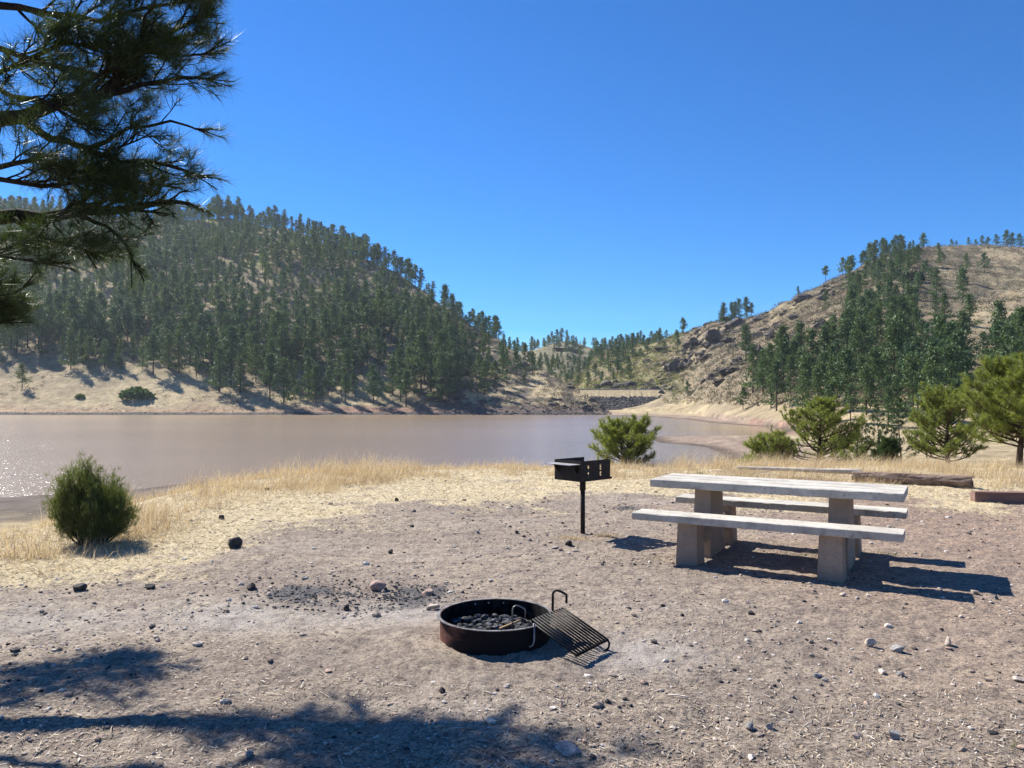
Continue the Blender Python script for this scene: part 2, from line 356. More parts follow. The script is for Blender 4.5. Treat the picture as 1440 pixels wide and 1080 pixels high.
M = {}
def mats():
    m = NT('dirt')
    q = m.sep(m.attr('Col'))
    big = m.noise(.55, 5); mid = m.noise(6, 6, .65); fine = m.noise(55, 5, .7); grit = m.noise(190, 3, .6)
    base = m.ramp(big, (.3, (.365, .295, .225)), (.52, (.45, .365, .278)), (.7, (.515, .415, .30)))
    pat = m.noise(.32, 4, .55, st=(1, 1.6, 1))
    base = m.mix(m.ramp(pat, (.38, .55), (.5, 0.)), base, (.30, .245, .20))
    base = m.mix(m.ramp(pat, (.54, 0.), (.66, .55)), base, (.54, .46, .385))
    x_ = m.n('ShaderNodeSeparateXYZ'); m.L(m.co, x_.inputs[0])
    red = m.math('MULTIPLY', m.ramp(m.math('MULTIPLY_ADD', x_.outputs[0], .14, m.math('MULTIPLY', big, .5)), (.45, 0.), (.9, 1.)), .6)
    base = m.mix(red, base, (.42, .27, .185))
    base = m.mix(m.ramp(mid, (.38, .7), (.56, 0.)), base, (.21, .165, .135))
    md = m.noise(21, 6, .75)
    base = m.mix(m.ramp(md, (.36, .85), (.48, 0.)), base, (.11, .085, .07))
    base = m.mix(m.ramp(md, (.58, 0.), (.7, .6)), base, (.58, .51, .42))
    base = m.mix(m.ramp(fine, (.36, .8), (.52, 0.)), base, (.13, .10, .085))
    base = m.mix(m.ramp(fine, (.6, 0.), (.72, .65)), base, (.52, .45, .38))
    base = m.mix(m.math('MULTIPLY', q[2], m.ramp(mid, (.3, .3), (.6, 1.))), base, (.49, .455, .42))
    st1 = m.noise(34, 5, .75, st=(1, .35, 1)); st2 = m.noise(80, 4, .75, st=(.4, 1, 1))
    sc = m.mix(m.ramp(st2, (.3, 0.), (.7, 1.)), (.44, .34, .19), (.82, .70, .46))
    sm = m.ramp(m.math('ADD', m.math('MULTIPLY', q[0], 1.0), m.math('MULTIPLY', m.math('SUBTRACT', st1, .5), 1.8)), (.38, 0.), (.62, 1.))
    base = m.mix(m.math('MULTIPLY', sm, .9), base, sc)
    chm = m.ramp(m.math('ADD', q[1], m.math('MULTIPLY', m.math('SUBTRACT', fine, .5), 2.6)), (.55, 0.), (.75, 1.))
    base = m.mix(m.math('MULTIPLY', chm, .85), base, m.mix(m.ramp(grit, (.45, 0.), (.65, 1.)), (.03, .03, .033), (.26, .26, .27)))
    b1 = m.bump(md, .9, .03, m.bump(fine, .9, .012)); b2 = m.bump(grit, .6, .004, b1)
    M['dirt'] = m.fin(base, .92, b2, .15)
    m = NT('hill')
    c = m.attr('Col'); n1 = m.noise(.25, 8, .7); n2 = m.noise(1.6, 6, .7); n3 = m.noise(.7, 6, .75)
    c = m.mix(1.0, c, m.ramp(n1, (.3, .62), (.7, 1.32)), 'MULTIPLY')
    c = m.mix(m.ramp(n2, (.5, 0.), (.64, .55)), c, (.16, .135, .09))
    c = m.mix(m.ramp(n3, (.58, 0.), (.66, .45)), c, (.12, .10, .085))
    M['hill'] = m.fin(c, .95, m.bump(n2, .9, .5, m.bump(n1, .7, 1.2)), .1)
    m = NT('water')
    # ruffled muddy water: many small wavelets
    n1 = m.noise(1.1, 3, .6, st=(1, 1.5, 1)); n2 = m.noise(4.5, 3, .6, st=(1, 1.4, 1))
    hh = m.math('ADD', n1, m.math('MULTIPLY', n2, .3))
    x_ = m.n('ShaderNodeSeparateXYZ'); m.L(m.co, x_.inputs[0])
    wind = m.ramp(m.math('MULTIPLY_ADD', x_.outputs[0], .006, m.math('MULTIPLY_ADD', x_.outputs[1], -.0022, m.math('MULTIPLY_ADD', m.noise(.014, 3, .6, st=(.5, 1, 1)), .35, .62))), (.42, 1.), (.78, .16))
    hh = m.math('MULTIPLY', hh, wind)
    patch = m.noise(.02, 3, .6, st=(.35, 1, 1))
    c = m.mix(m.ramp(patch, (.35, 0.), (.65, 1.)), (.27, .195, .118), (.30, .22, .14))
    M['water'] = m.fin(c, m.ramp(wind, (.2, .1), (.9, .2)), m.bump(hh, .55, .27), .5)
    m = NT('concrete')
    a = m.noise(3, 6, .6); b = m.noise(40, 4, .7); p = m.vor(26)
    c = m.ramp(a, (.3, (.42, .39, .33)), (.7, (.61, .57, .49)))
    c = m.mix(m.ramp(b, (.3, .6), (.5, 0.)), c, (.24, .225, .20))
    c = m.mix(m.ramp(m.noise(5, 6, .75), (.52, 0.), (.68, .75)), c, (.20, .18, .15))
    c = m.mix(m.ramp(m.noise(17, 5, .75), (.6, 0.), (.7, .8)), c, (.13, .12, .10))
    M['concrete'] = m.fin(c, .85, m.bump(b, .5, .004, m.bump(a, .5, .01)), .25)
    m = NT('concrete_leg')
    a = m.noise(3, 6, .6); b = m.noise(50, 4, .7)
    c = m.ramp(a, (.3, (.29, .215, .155)), (.7, (.42, .325, .24)))
    c = m.mix(m.ramp(b, (.35, .5), (.5, 0.)), c, (.22, .17, .13))
    c = m.mix(m.ramp(m.noise(9, 5, .7, st=(1, 1, .3)), (.56, 0.), (.7, .6)), c, (.19, .16, .14))
    M['leg'] = m.fin(c, .85, m.bump(b, .5, .004), .25)
    m = NT('black_steel')
    a = m.noise(9, 6, .65)
    c = m.mix(m.ramp(a, (.5, 0.), (.68, 1.)), (.012, .011, .011), (.055, .032, .024))
    M['steel'] = m.fin(c, m.ramp(a, (.3, .5), (.7, .8)), m.bump(m.noise(60, 3), .3, .002), .4, .25)
    m = NT('rusty_steel_shaded')
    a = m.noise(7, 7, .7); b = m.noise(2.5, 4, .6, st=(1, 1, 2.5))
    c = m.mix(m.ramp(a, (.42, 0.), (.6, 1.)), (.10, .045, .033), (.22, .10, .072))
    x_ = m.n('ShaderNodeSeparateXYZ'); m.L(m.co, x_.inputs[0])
    f = m.ramp(m.math('MULTIPLY_ADD', x_.outputs[0], 1.2, m.math('MULTIPLY', b, .9)), (.0, .1), (.16, .98))  # wall's shade painted as black; rust colour kept at the sunlit left
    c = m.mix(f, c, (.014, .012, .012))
    M['rust_shaded'] = m.fin(c, .9, m.bump(a, .5, .003), .12)
    m = NT('soot'); a = m.noise(20, 5)
    M['soot'] = m.fin(m.ramp(a, (.4, (.006, .006, .006)), (.7, (.03, .027, .025))), .9, m.bump(a, .5, .004), .1)
    m = NT('worn_rim'); a = m.noise(16, 4, .7)
    M['rim'] = m.fin(m.mix(m.ramp(a, (.4, 0.), (.6, 1.)), (.10, .09, .08), (.28, .255, .235)), .55, None, .5, .3)
    m = NT('pale_plate'); a = m.noise(12, 5, .7)
    M['plate'] = m.fin(m.mix(m.ramp(a, (.4, 0.), (.65, .8)), (.42, .41, .40), (.22, .19, .17)), .5, None, .5, .2)
    m = NT('wire_grey'); M['wire'] = m.fin(m.mix(m.noise(40, 3), (.16, .15, .14), (.36, .34, .32)), .45, None, .5, .5)
    m = NT('charcoal'); a = m.noise(40, 5, .7)
    M['char'] = m.fin(m.ramp(a, (.45, (.012, .012, .013)), (.62, (.16, .16, .165))), .85, m.bump(a, .7, .01), .3)
    def rock(name, c1, c2, sc=6):
        m = NT(name); a = m.noise(sc, 6, .7); b = m.noise(sc*7, 4, .7)
        c = m.mix(m.ramp(a, (.35, 0.), (.65, 1.)), c1, c2)
        c = m.mix(m.ramp(b, (.35, .6), (.5, 0.)), c, tuple(x*.45 for x in c1))
        M[name] = m.fin(c, .85, m.bump(b, .6, .02/sc, m.bump(a, .7, .12/sc)), .25)
    rock('rock_dark', (.035, .030, .028), (.09, .08, .072), 14)
    rock('rock_tan', (.40, .32, .255), (.60, .51, .42), 14)
    rock('rock_pink', (.33, .22, .175), (.46, .33, .27), 14)
    rock('rock_grey', (.20, .19, .18), (.40, .38, .36), 14)
    rock('crag', (.055, .047, .042), (.17, .14, .115), .35)
    rock('riprap', (.055, .05, .046), (.20, .18, .16), .5)
    rock('riverstone', (.10, .12, .15), (.2, .23, .27), 20)
    m = NT('gravel'); M['gravel'] = m.fin(m.mix(1.0, m.attr('Col'), m.ramp(m.noise(70, 3), (.3, .7), (.7, 1.2)), 'MULTIPLY'), .85, m.bump(m.noise(120, 3), .5, .002), .25)
    m = NT('straw'); m.fin(m.attr('Col'), .7, None, .25); M['straw'] = m.m
    M['grass'] = leafmat('grass', (1, 1, 1), trans=.35, rough=.6, attr=1, tint=(1.05, 1.0, .9))
    m = NT('bark'); a = m.noise(14, 6, .7, st=(1, 1, .3))
    M['bark'] = m.fin(m.ramp(a, (.35, (.022, .016, .013)), (.65, (.10, .068, .05))), .9, m.bump(a, .9, .02), .15)
    m = NT('bark_dark'); a = m.noise(25, 5, .7)
    M['bark_dark'] = m.fin(m.ramp(a, (.35, (.012, .010, .009)), (.65, (.042, .032, .026))), .95, m.bump(a, .8, .01), .08)
    m = NT('bark_far'); M['bark_far'] = m.fin(m.mix(m.noise(1.5, 3), (.05, .035, .028), (.12, .08, .06)), .9, None, .1)
    m = NT('log_wood'); a = m.noise(5, 7, .7, st=(.25, 2, 2)); b = m.noise(20, 5, .7)
    c = m.ramp(a, (.3, (.09, .06, .045)), (.55, (.26, .185, .14)), (.72, (.42, .34, .28)))
    M['log'] = m.fin(c, .9, m.bump(a, 1, .05, m.bump(b, .5, .01)), .15)
    m = NT('pale_wood'); a = m.noise(6, 6, .7, st=(.3, 2, 2))
    M['pale_wood'] = m.fin(m.ramp(a, (.3, (.34, .29, .24)), (.7, (.60, .54, .46))), .85, m.bump(a, .7, .02), .2)
    m = NT('stick'); M['stick'] = m.fin(m.mix(m.noise(15, 4), (.42, .25, .12), (.58, .40, .22)), .8, None, .2)
    m = NT('timber'); a = m.noise(4, 6, .7, st=(.3, 2, 2))
    M['timber'] = m.fin(m.ramp(a, (.3, (.15, .085, .065)), (.7, (.27, .17, .135))), .85, m.bump(a, .7, .01), .2)
    M['needle_near'] = leafmat('needle_near', (.050, .076, .026), .45, .30, .42)
    M['needle_mid'] = leafmat('needle_mid', (.175, .21, .058), .4, .45, .5)
    M['needle_dark'] = leafmat('needle_dark', (.05, .085, .026), .35, .30, .5)
    M['juniper'] = leafmat('juniper', (.10, .125, .045), .5, .4, .55)
    M['far_leaf'] = leafmat('far_leaf', (1, 1, 1), trans=.16, rough=.65, attr=1)
    m = NT('dam_slope'); M['dam'] = m.fin(m.mix(m.ramp(m.noise(.6, 6, .7), (.35, 0.), (.65, 1.)), (.30, .235, .145), (.48, .385, .23)), .95, m.bump(m.noise(1.5, 5), .7, .3), .1)
mats()
build_ground()
# the water: one sheet over the lake bed
lx = np.concatenate([LAKE*1.0])
def build_water():
    c = np.array([[-900, 40], [150, 40], [150, 420], [-900, 420]], float)
    me = mesh_np(np.column_stack([c, np.full(4, WZ)]), np.array([[0, 1, 2, 3]]), None, True, 'water')
    tag(obj('water', me, M['water']), 'muddy brown reservoir water', kind='structure')
build_water()

# ------------------------------------------------------------------ far pines
def needle_tris(Pc, D, L, Wd):
    """thin triangles: base points Pc, directions D (unit), lengths, widths"""
    n = len(Pc); r = rng.normal(size=(n, 3)); s = np.cross(D, r); s /= np.linalg.norm(s, axis=1)[:, None]+1e-9
    a = Pc-s*(Wd*.5)[:, None]; b = Pc+s*(Wd*.5)[:, None]; c = Pc+D*L[:, None]
    V = np.stack([a, b, c], 1).reshape(-1, 3); F = np.arange(3*n).reshape(-1, 3)
    return V, F
def unit(v): return v/(np.linalg.norm(v, axis=-1, keepdims=True)+1e-9)
def far_crown(H, style, n=620, seed=0):
    """a crown as leaf clumps carried by limbs; returns V, F, C"""
    g = np.random.default_rng(seed)
    nb = {'cone': 46, 'round': 34, 'tall': 34, 'open': 20}[style]
    base = {'cone': .08, 'round': .22, 'tall': .34, 'open': .5}[style]
    Vs, Fs, Cs = [], [], []; cnt = 0
    cl = []
    for i in range(nb):
        f = (i+g.random())/nb; h = H*(base+(1-base)*f)
        if style == 'cone': rad = H*.30*(1-f)**.9*(.5+.75*g.random())+.1
        elif style == 'round': rad = H*.275*min(1, (1-f)*1.5)**.8*(.5+.7*g.random())+.1
        elif style == 'tall': rad = H*.195*min(1, (1-f)*1.7)**.8*(.4+.9*g.random())+.1
        else: rad = H*.16*math.sqrt(max(0.05, 1-(1.7*f-.8)**2))*(.4+.9*g.random())
        a = g.random()*2*PI
        for k in range(3):
            rr = rad*(.35+.33*k)
            cl.append((rr*math.cos(a+g.normal()*.25), rr*math.sin(a+g.normal()*.25), h+rr*.12+g.normal()*.12, H*.036*(.6+.7*g.random())))
    cl.append((0, 0, H*.985, H*.02)); cl = np.array(cl)
    per = max(3, n//len(cl))
    for c in cl:
        p = g.normal(size=(per, 3))*np.array([1, 1, .55])*c[3]+c[:3]
        d = unit(g.normal(size=(per, 3))+np.array([0, 0, .5])+unit(p-np.array([0, 0, c[2]-.5]))*.8)
        s = unit(np.cross(d, g.normal(size=(per, 3)))); sz = c[3]*(.42+.5*g.random(per))[:, None]*(1 if n > 1000 else 1.5)
        V = np.stack([p-s*sz*.42, p+s*sz*.42, p+d*sz*1.15+s*sz*.2, p+d*sz*.9-s*sz*.3], 1).reshape(-1, 3)
        Vs.append(V); Fs.append(np.arange(4*per).reshape(-1, 4)+cnt); cnt += 4*per
        Cs.append(np.repeat((.6+.8*g.random(per)), 4)*(.85+.3*g.random()))
    return np.vstack(Vs), np.vstack(Fs), np.concatenate(Cs)
def far_trunk(H, style, seed):
    g = np.random.default_rng(seed+99); m = MB(); top = .9
    m.tube([(0, 0, -.6), (g.normal()*.05, g.normal()*.05, H*.4), (g.normal()*.1, g.normal()*.1, H*top)], [H*.017, H*.013, H*.004], 6)
    for i in range(7):
        h = H*(.25+.6*g.random()); a = g.random()*6.3; l = H*.12
        m.tube([(0, 0, h), (l*math.cos(a), l*math.sin(a), h+l*.25)], [H*.004, H*.002], 4, False)
    return m
PROTO = []      # (style, V, F, Cvar, trunkmesh data, H)
for k, (st_, hh) in enumerate([('cone', 13), ('cone', 11), ('round', 13), ('round', 12), ('tall', 17), ('tall', 16), ('open', 17), ('cone', 14), ('round', 10)]):
    PROTO.append((st_, hh, k))
BASEC = np.array([.082, .135, .048])
PM = []
for st_, hh, k in PROTO:
    V, F, c = far_crown(hh, st_, 2600, k+5)
    tint = np.array([1, 1, 1])+np.array([.22, .08, -.1])*np.random.default_rng(k).normal()*.6
    C = BASEC*tint*c[:, None]
    lV, lF, lc = far_crown(hh, st_, 950, k+5); lC = BASEC*tint*lc[:, None]
    tm = far_trunk(hh, st_, k)
    me = bpy.data.meshes.new('trunk'); me.from_pydata(tm.v, [], tm.f); me.materials.append(M['bark_far'])
    cm = mesh_np(V, F, C, False, 'crown'); cm.materials.append(M['far_leaf'])
    TF3 = [f for f in tm.f]
    PM.append(dict(style=st_, H=hh, V=lV, F=lF, C=lC, trunk=me, crown=cm, tv=np.array(tm.v), tf=[f for f in tm.f if len(f) == 4]))
STY = {s: [i for i, p in enumerate(PM) if p['style'] == s] for s in ('cone', 'round', 'tall', 'open')}
trees = []      # x, y, z, H, proto, rz, region
def poisson(xs, ys, dmin, keep):
    grid = {}; out = []
    for i in range(len(xs)):
        if not keep[i]: continue
        c = (int(xs[i]//dmin[i]), int(ys[i]//dmin[i])); ok = True
        for a in (-1, 0, 1):
            for b in (-1, 0, 1):
                for j in grid.get((c[0]+a, c[1]+b), ()):
                    if (xs[i]-xs[j])**2+(ys[i]-ys[j])**2 < dmin[i]**2: ok = False; break
        if ok: grid.setdefault(c, []).append(i); out.append(i)
    return out
def scatter(n, x0, x1, y0, y1, dens, dmin, region, styles, hrange):
    """candidates spread over a wedge of country"""
    px = rng.uniform(x0, x1, n); Y = np.sqrt(rng.uniform(y0*y0, y1*y1, n)); X = (px-720)*Y/FPX
    z, q = terrain(X, Y, True)
    keep = rng.random(n) < dens(q['px'], q['py'], q, X, Y)
    dm = np.full(n, float(dmin))
    for i in poisson(X, Y, dm, keep):
        s = styles[int(rng.integers(len(styles)))]; p = STY[s][int(rng.integers(len(STY[s])))]
        H = rng.uniform(*hrange)
        H = H*(.62+.75*float(vn(np.array([X[i]*.03]), np.array([Y[i]*.03]), 7)[0]))*(.8+.35*rng.random())
        if rng.random() < .15: H *= .6
        if region == 'left': H *= (.62 if q['px'][i] > 640 else 1)*(1+.28*float(ss(420, 500, q['py'][i])))
        trees.append((X[i], Y[i], z[i], H, p, rng.random()*6.28, region))
def box(px, py, a, b, c, d, s=18): return ss(a-s, a+s, px)*ss(b+s, b-s, px)*ss(c-s, c+s, py)*ss(d+s, d-s, py)
def dleft(px, py, q, X, Y):
    cl = ss(-.3, .15, fbm(X*.022, Y*.009, 4, 91)); front = q['t'] < 1.02
    lower = np.interp(px, [-400, 0, 120, 250, 400, 520, 640, 760], [522, 518, 524, 530, 566, 572, 562, 545])
    d = ss(10, -35, py-lower)*np.clip(.34*ss(150, 420, px)+.08+.66*cl+.45*ss(370, 440, px)*ss(670, 600, px), 0, 1)
    d = d*(1-.72*box(px, py, 375, 500, 330, 420))
    d = d*(1-.6*ss(600, 700, px))*(1-.92*ss(690, 740, px))
    d = np.maximum(d, .9*ss(.93, .99, q['t'])*ss(735, 690, px))
    return d*front*(q['lh'] > q['z']+.3)*(q['lh'] >= q['rh'])*(q['t'] > .02)*(px < 850)
scatter(60000, -260, 850, 345, 830, dleft, 6.9, 'left', ['cone', 'cone', 'round', 'cone', 'tall'], (11, 17.5))
def dright(px, py, q, X, Y):
    top = np.interp(px, [1060, 1085, 1150, 1200, 1250, 1300, 1330, 1400, 1440, 1800], [575, 512, 495, 400, 350, 362, 458, 462, 450, 445])
    bot = np.interp(px, [1060, 1120, 1200, 1300, 1440, 1800], [578, 592, 604, 606, 590, 580])
    d = ss(-8, 8, py-top)*ss(8, -8, py-bot)*ss(1065, 1090, px)
    d = d*np.where(py < 478, .10+.45*box(px, py, 1195, 1290, 330, 480, 14), 1)
    d = d*(.3+.7*ss(-.25, .15, fbm(X*.03, Y*.03, 3, 95)))
    d = np.maximum(d, .0035*(px > 1000)*(py > 360)*(py < 560))*np.where((px < 1130) & (py > 580), 0, 1)
    return d*(q['t2'] < 1.01)*(q['t2'] > -.25)
scatter(17000, 990, 1640, 135, 620, dright, 6.2, 'right', ['cone', 'round', 'cone', 'tall', 'cone'], (8.2, 13))
def dgorge(px, py, q, X, Y):
    d = .85*ss(-.4, .0, fbm(X*.015, Y*.015, 3, 97))
    d = d*(q['bh'] > q['z'])*(q['t3'] < 1.02)+.7*(q['rh'] > q['bh'])*ss(930, 850, px)*ss(545, 535, py)*(q['t2'] > .02)
    d = d*(1-.75*box(px, py, 770, 850, 484, 505, 6))
    return d*(q['rh'] > q['lh']-300)*ss(1000, 955, px+.0*py)*(py < 546)*(1-.8*(px > 890)*(q['t2'] < .9))
scatter(9000, 640, 1010, 395, 1000, dgorge, 10.0, 'gorge', ['cone', 'tall', 'round'], (8, 12.5))
def lone(px, py, H_px, style, region, y1=1100, dY=0, mirror=0):
    p = hit(px, py, 60, y1); H = H_px*p[1]/FPX; s = STY[style]
    trees.append((p[0], p[1], p[2], H, s[int(rng.integers(len(s)))], rng.random()*6.28, region))
def skyline(px, hpx, style, region, tab_y, tab_r, off=0):
    Y = float(tab(px, tab_r))+off; X = (px-720)*Y/FPX; s = STY[style]
    trees.append((X, Y, tz(X, Y), hpx*Y/FPX, s[int(rng.integers(len(s)))], rng.random()*6.28, region))
for x in np.concatenate([rng.uniform(300, 470, 26), rng.uniform(470, 700, 24)]):
    skyline(x, rng.uniform(17, 32), random.choice(['tall', 'tall', 'round', 'cone']), 'leftsky', LR_Y, LR_R, rng.uniform(-14, 6))
skyline(696, 30, 'tall', 'leftsky', LR_Y, LR_R)
for x, h in ((1016, 24), (1021, 29), (1028, 30), (1034, 26), (1041, 31), (1047, 29), (1054, 28)): skyline(x+rng.normal()*1.5, h*rng.uniform(.75, 1.1), random.choice(['tall', 'cone']), 'knoll', RR_Y, RR_R, rng.uniform(-14, 2))
for x in rng.uniform(1178, 1300, 22): skyline(x, rng.uniform(18, 27), random.choice(['tall', 'round']), 'rightsky', RR_Y, RR_R, rng.uniform(-16, 4))
skyline(1161, 24, 'open', 'lone_knob', RR_Y, RR_R)
for x, h in ((1338, 10), (1345, 8), (1362, 12), (1372, 10), (1381, 15), (1389, 14), (1401, 18), (1416, 25), (1423, 22), (1434, 22)): skyline(x, h, 'round', 'farright', RR_Y, RR_R)
lone(31, 547, 35, 'round', 'shoreleft'); lone(1045, 576, 31, 'round', 'bankpine'); lone(967, 559, 22, 'round', 'dampine')
lone(1073, 556, 52, 'tall', 'right'); lone(1092, 578, 70, 'tall', 'right')
for x, h in ((735, 20), (748, 24), (756, 18), (765, 16), (776, 22), (783, 24), (790, 25), (797, 20), (838, 24), (850, 26), (858, 20), (866, 22), (873, 28), (881, 26), (890, 28), (897, 30), (905, 26), (913, 22)):
    Y = 900 if x < 830 else 610; X = (x-720)*Y/FPX; s = STY[random.choice(['tall', 'cone'])]
    trees.append((X, Y, tz(X, Y), .78*h*Y/FPX, s[int(rng.integers(len(s)))], rng.random()*6.28, 'gorge'))
LAB = {
 'left': ('green pine in the forest covering the hillside across the lake', 'pines on the hillside across the lake'),
 'leftsky': ('pine standing against the sky on the ridge of the left hill', 'pines along the left ridge'),
 'right': ('green pine in the dense stand climbing the right hillside', 'pines on the right hillside'),
 'rightsky': ('tall pine on the crest of the right hill against the sky', 'pines on the right crest'),
 'farright': ('small round pine dotted along the bare skyline at far right', 'pines on the bare far right skyline'),
 'knoll': ('tall thin pine in the tight cluster on the rocky knoll right of the valley', 'pines on the rocky knoll'),
 'gorge': ('pine growing in the valley behind the dam', 'pines behind the dam'),
 'lone_knob': ('lone sparse pine on the steep left shoulder of the right hill', None),
 'shoreleft': ('small lone pine on the dry grass slope near the far shore at left', None),
 'bankpine': ('single round pine on the grassy bank right of the dam', None),
 'dampine': ('small pine at the right end of the dam', None)}
trees = [t if t[6] != 'rightsky' else t for t in trees]
order = sorted(range(len(trees)), key=lambda i: -trees[i][3]/trees[i][1]*(10 if LAB[trees[i][6]][1] is None or trees[i][6] in ('knoll', 'farright') else 1)*(0.001 if not (-20 < 720+trees[i][0]*FPX/trees[i][1] < 1460) else 1))
NIND = 290
sv, sf3, sc = [], [], []; tv, tf = [], []; cv = ct = 0
for rank, i in enumerate(order):
    x, y, z, H, pi_, rz, reg = trees[i]; p = PM[pi_]; s = H/p['H']
    if rank < NIND:
        e = empty('pine_tree', (x, y, z), rz); e.scale = (s*(.92+.2*rng.random()), s, s)
        lab, grp = LAB[reg]
        if reg in ('left', 'right'):
            qx = 720+x*FPX/y; qy = HOR-(z-CAMZ)*FPX/y; look = {'cone': 'pointed', 'round': 'round topped', 'tall': 'slender tall', 'open': 'open'}[p['style']]
            if reg == 'left': zone = ('on the low spur of the left hill near the dam' if qx > 640 else 'rooted in the shore grass at the foot of the left hill' if qy > 525 else 'halfway up the left hill' if qy > 430 else 'high on the upper left hill')
            else: zone = 'at the foot of the right hill beside the meadow' if qy > 560 else 'in the thick of the right hillside stand' if qy > 480 else 'on the strip climbing to the right crest'
            lab = look+' green pine '+zone; grp = look+' pines '+zone
        tag(e, lab, 'pine tree', grp)
        for nm, me in (('trunk', p['trunk']), ('crown', p['crown'])):
            o = bpy.data.objects.new(nm, me); COL.objects.link(o); o.parent = e
    else:
        c_, s_ = math.cos(rz), math.sin(rz); Rm = np.array([[c_, s_, 0], [-s_, c_, 0], [0, 0, 1]])
        V = (p['V']*s)@Rm+np.array([x, y, z])
        sv.append(V); sf3.append(p['F']+cv); cv += len(V); sc.append(p['C']*(.8+.4*rng.random()))
        V = (p['tv']*s)@Rm+np.array([x, y, z]); tv.append(V); tf.append(np.array(p['tf'])+ct); ct += len(V)
if sv:
    nC = cv
    me = mesh_np(np.vstack(sv+tv), np.vstack(sf3+[np.vstack(tf)+nC]), np.vstack(sc+[np.tile([.08, .055, .042], (ct, 1))]), False, 'far_pines')
    tag(obj('pine_forest', me, M['far_leaf']), 'pine forest spreading over the far slopes of both hills', kind='stuff')
print('TREES', len(trees))

# ------------------------------------------------------------------ brush on the hills
def brush():
    Vs, Fs, Cs = [], [], []; n0 = 0
    n = 80000; px = rng.uniform(-60, 1520, n); Y = np.sqrt(rng.uniform(130**2, 640**2, n)); X = (px-720)*Y/FPX
    z, q = terrain(X, Y, True); px, py = q['px'], q['py']
    n1 = fbm(X*.03, Y*.03, 4, 101)
    onl = (q['lh'] > q['z']+.5) & (q['t'] < 1.02) & (q['t'] > .03) & (q['lh'] >= q['rh']); onr = (q['rh'] > q['z']) & (q['t2'] < 1.01) & (q['t2'] > .04) & (q['rh'] > q['lh'])
    d = onl*(.12+.7*ss(560, 700, px)+.5*box(px, py, 375, 500, 330, 430))*ss(-.4, .3, n1)+onr*(.9*ss(1330, 1250, px)+.35)*ss(-.6, .0, n1)
    k = np.where(rng.random(n) < d)[0]
    print('BRUSH', len(k))
    for i in k:
        s = rng.uniform(.5, 1.7); per = 16
        yg = (onl[i] and py[i] < 420 and rng.random() < .6) or (onr[i] and px[i] < 960 and rng.random() < .45)
        if yg: c = np.array([.23, .24, .06]); s *= 1.3
        elif rng.random() < .22: c = np.array([.075, .10, .045])
        elif rng.random() < .5: c = np.array([.20, .155, .115])
        else: c = np.array([.14, .115, .09])
        p = rng.normal(size=(per, 3))*np.array([.55, .55, .35])*s+np.array([X[i], Y[i], z[i]+s*.35])
        dd = unit(rng.normal(size=(per, 3))+np.array([0, 0, .8])); sd2 = unit(np.cross(dd, rng.normal(size=(per, 3)))); sz = .42*s
        V = np.stack([p-sd2*sz*.35, p+sd2*sz*.35, p+dd*sz], 1).reshape(-1, 3)
        Vs.append(V); Fs.append(np.arange(3*per).reshape(-1, 3)+n0); n0 += 3*per; Cs.append(np.repeat(c[None]*(.7+.6*rng.random((per, 1))), 3, 0))
    me = mesh_np(np.vstack(Vs), np.vstack(Fs), np.vstack(Cs), False, 'brush')
    tag(obj('brush', me, M['far_leaf']), 'grey brown and yellow green scrub over the hillsides', kind='stuff')
brush()

# ------------------------------------------------------------------ rocks
def ico(sub):
    import bmesh
    bm = bmesh.new(); bmesh.ops.create_icosphere(bm, subdivisions=sub, radius=1)
    V = np.array([v.co[:] for v in bm.verts]); F = np.array([[v.index for v in f.verts] for f in bm.faces]); bm.free(); return V, F
ICO = {k: ico(k) for k in (1, 2, 3, 4)}
def rock_mesh(dim, seed, sub=3, cut=7, rough=.18):
    g = np.random.default_rng(seed); V, F = ICO[sub]; V = V.copy()
    for _ in range(cut):                                   # chisel flat faces
        n = unit(g.normal(size=3)); d = g.uniform(.45, .85); k = V@n
        V = V-np.outer(np.maximum(k-d, 0), n)
    V = V*(1+rough*fbm3(V*1.8+seed*3.3, 4, seed % 50))[:, None]
    return V*np.array(dim), F
def crag(px, py, w_, h_, seed, label):
    p = hit(px, py+h_*.5, 100); s = p[1]/FPX
    V, F = rock_mesh((1, 1, 1), seed, 4, 16, .5)
    st = np.round((V[:, 2]*.5+fbm3(V*2.3, 3, seed)*.35)*4)/4
    V[:, :2] *= (1+.25*np.sin(st*9+seed))[:, None]*(1+.25*fbm3(V*4, 3, seed+9))[:, None]
    V[:, 2] *= (1+.5*fbm3(V*np.array([3.5, 3.5, .3]), 3, seed+3))
    V = V*np.array([w_*s*.62, w_*s*.55, h_*s*.75])
    o = obj('rock_outcrop', mesh_np(V, F, None, False, 'crag'), M['crag'], None, (p[0], p[1]+w_*s*.25, p[2]))
    o.rotation_euler = (0, 0, 0); tag(o, label, 'rock outcrop', 'dark volcanic outcrops on the right hillside')
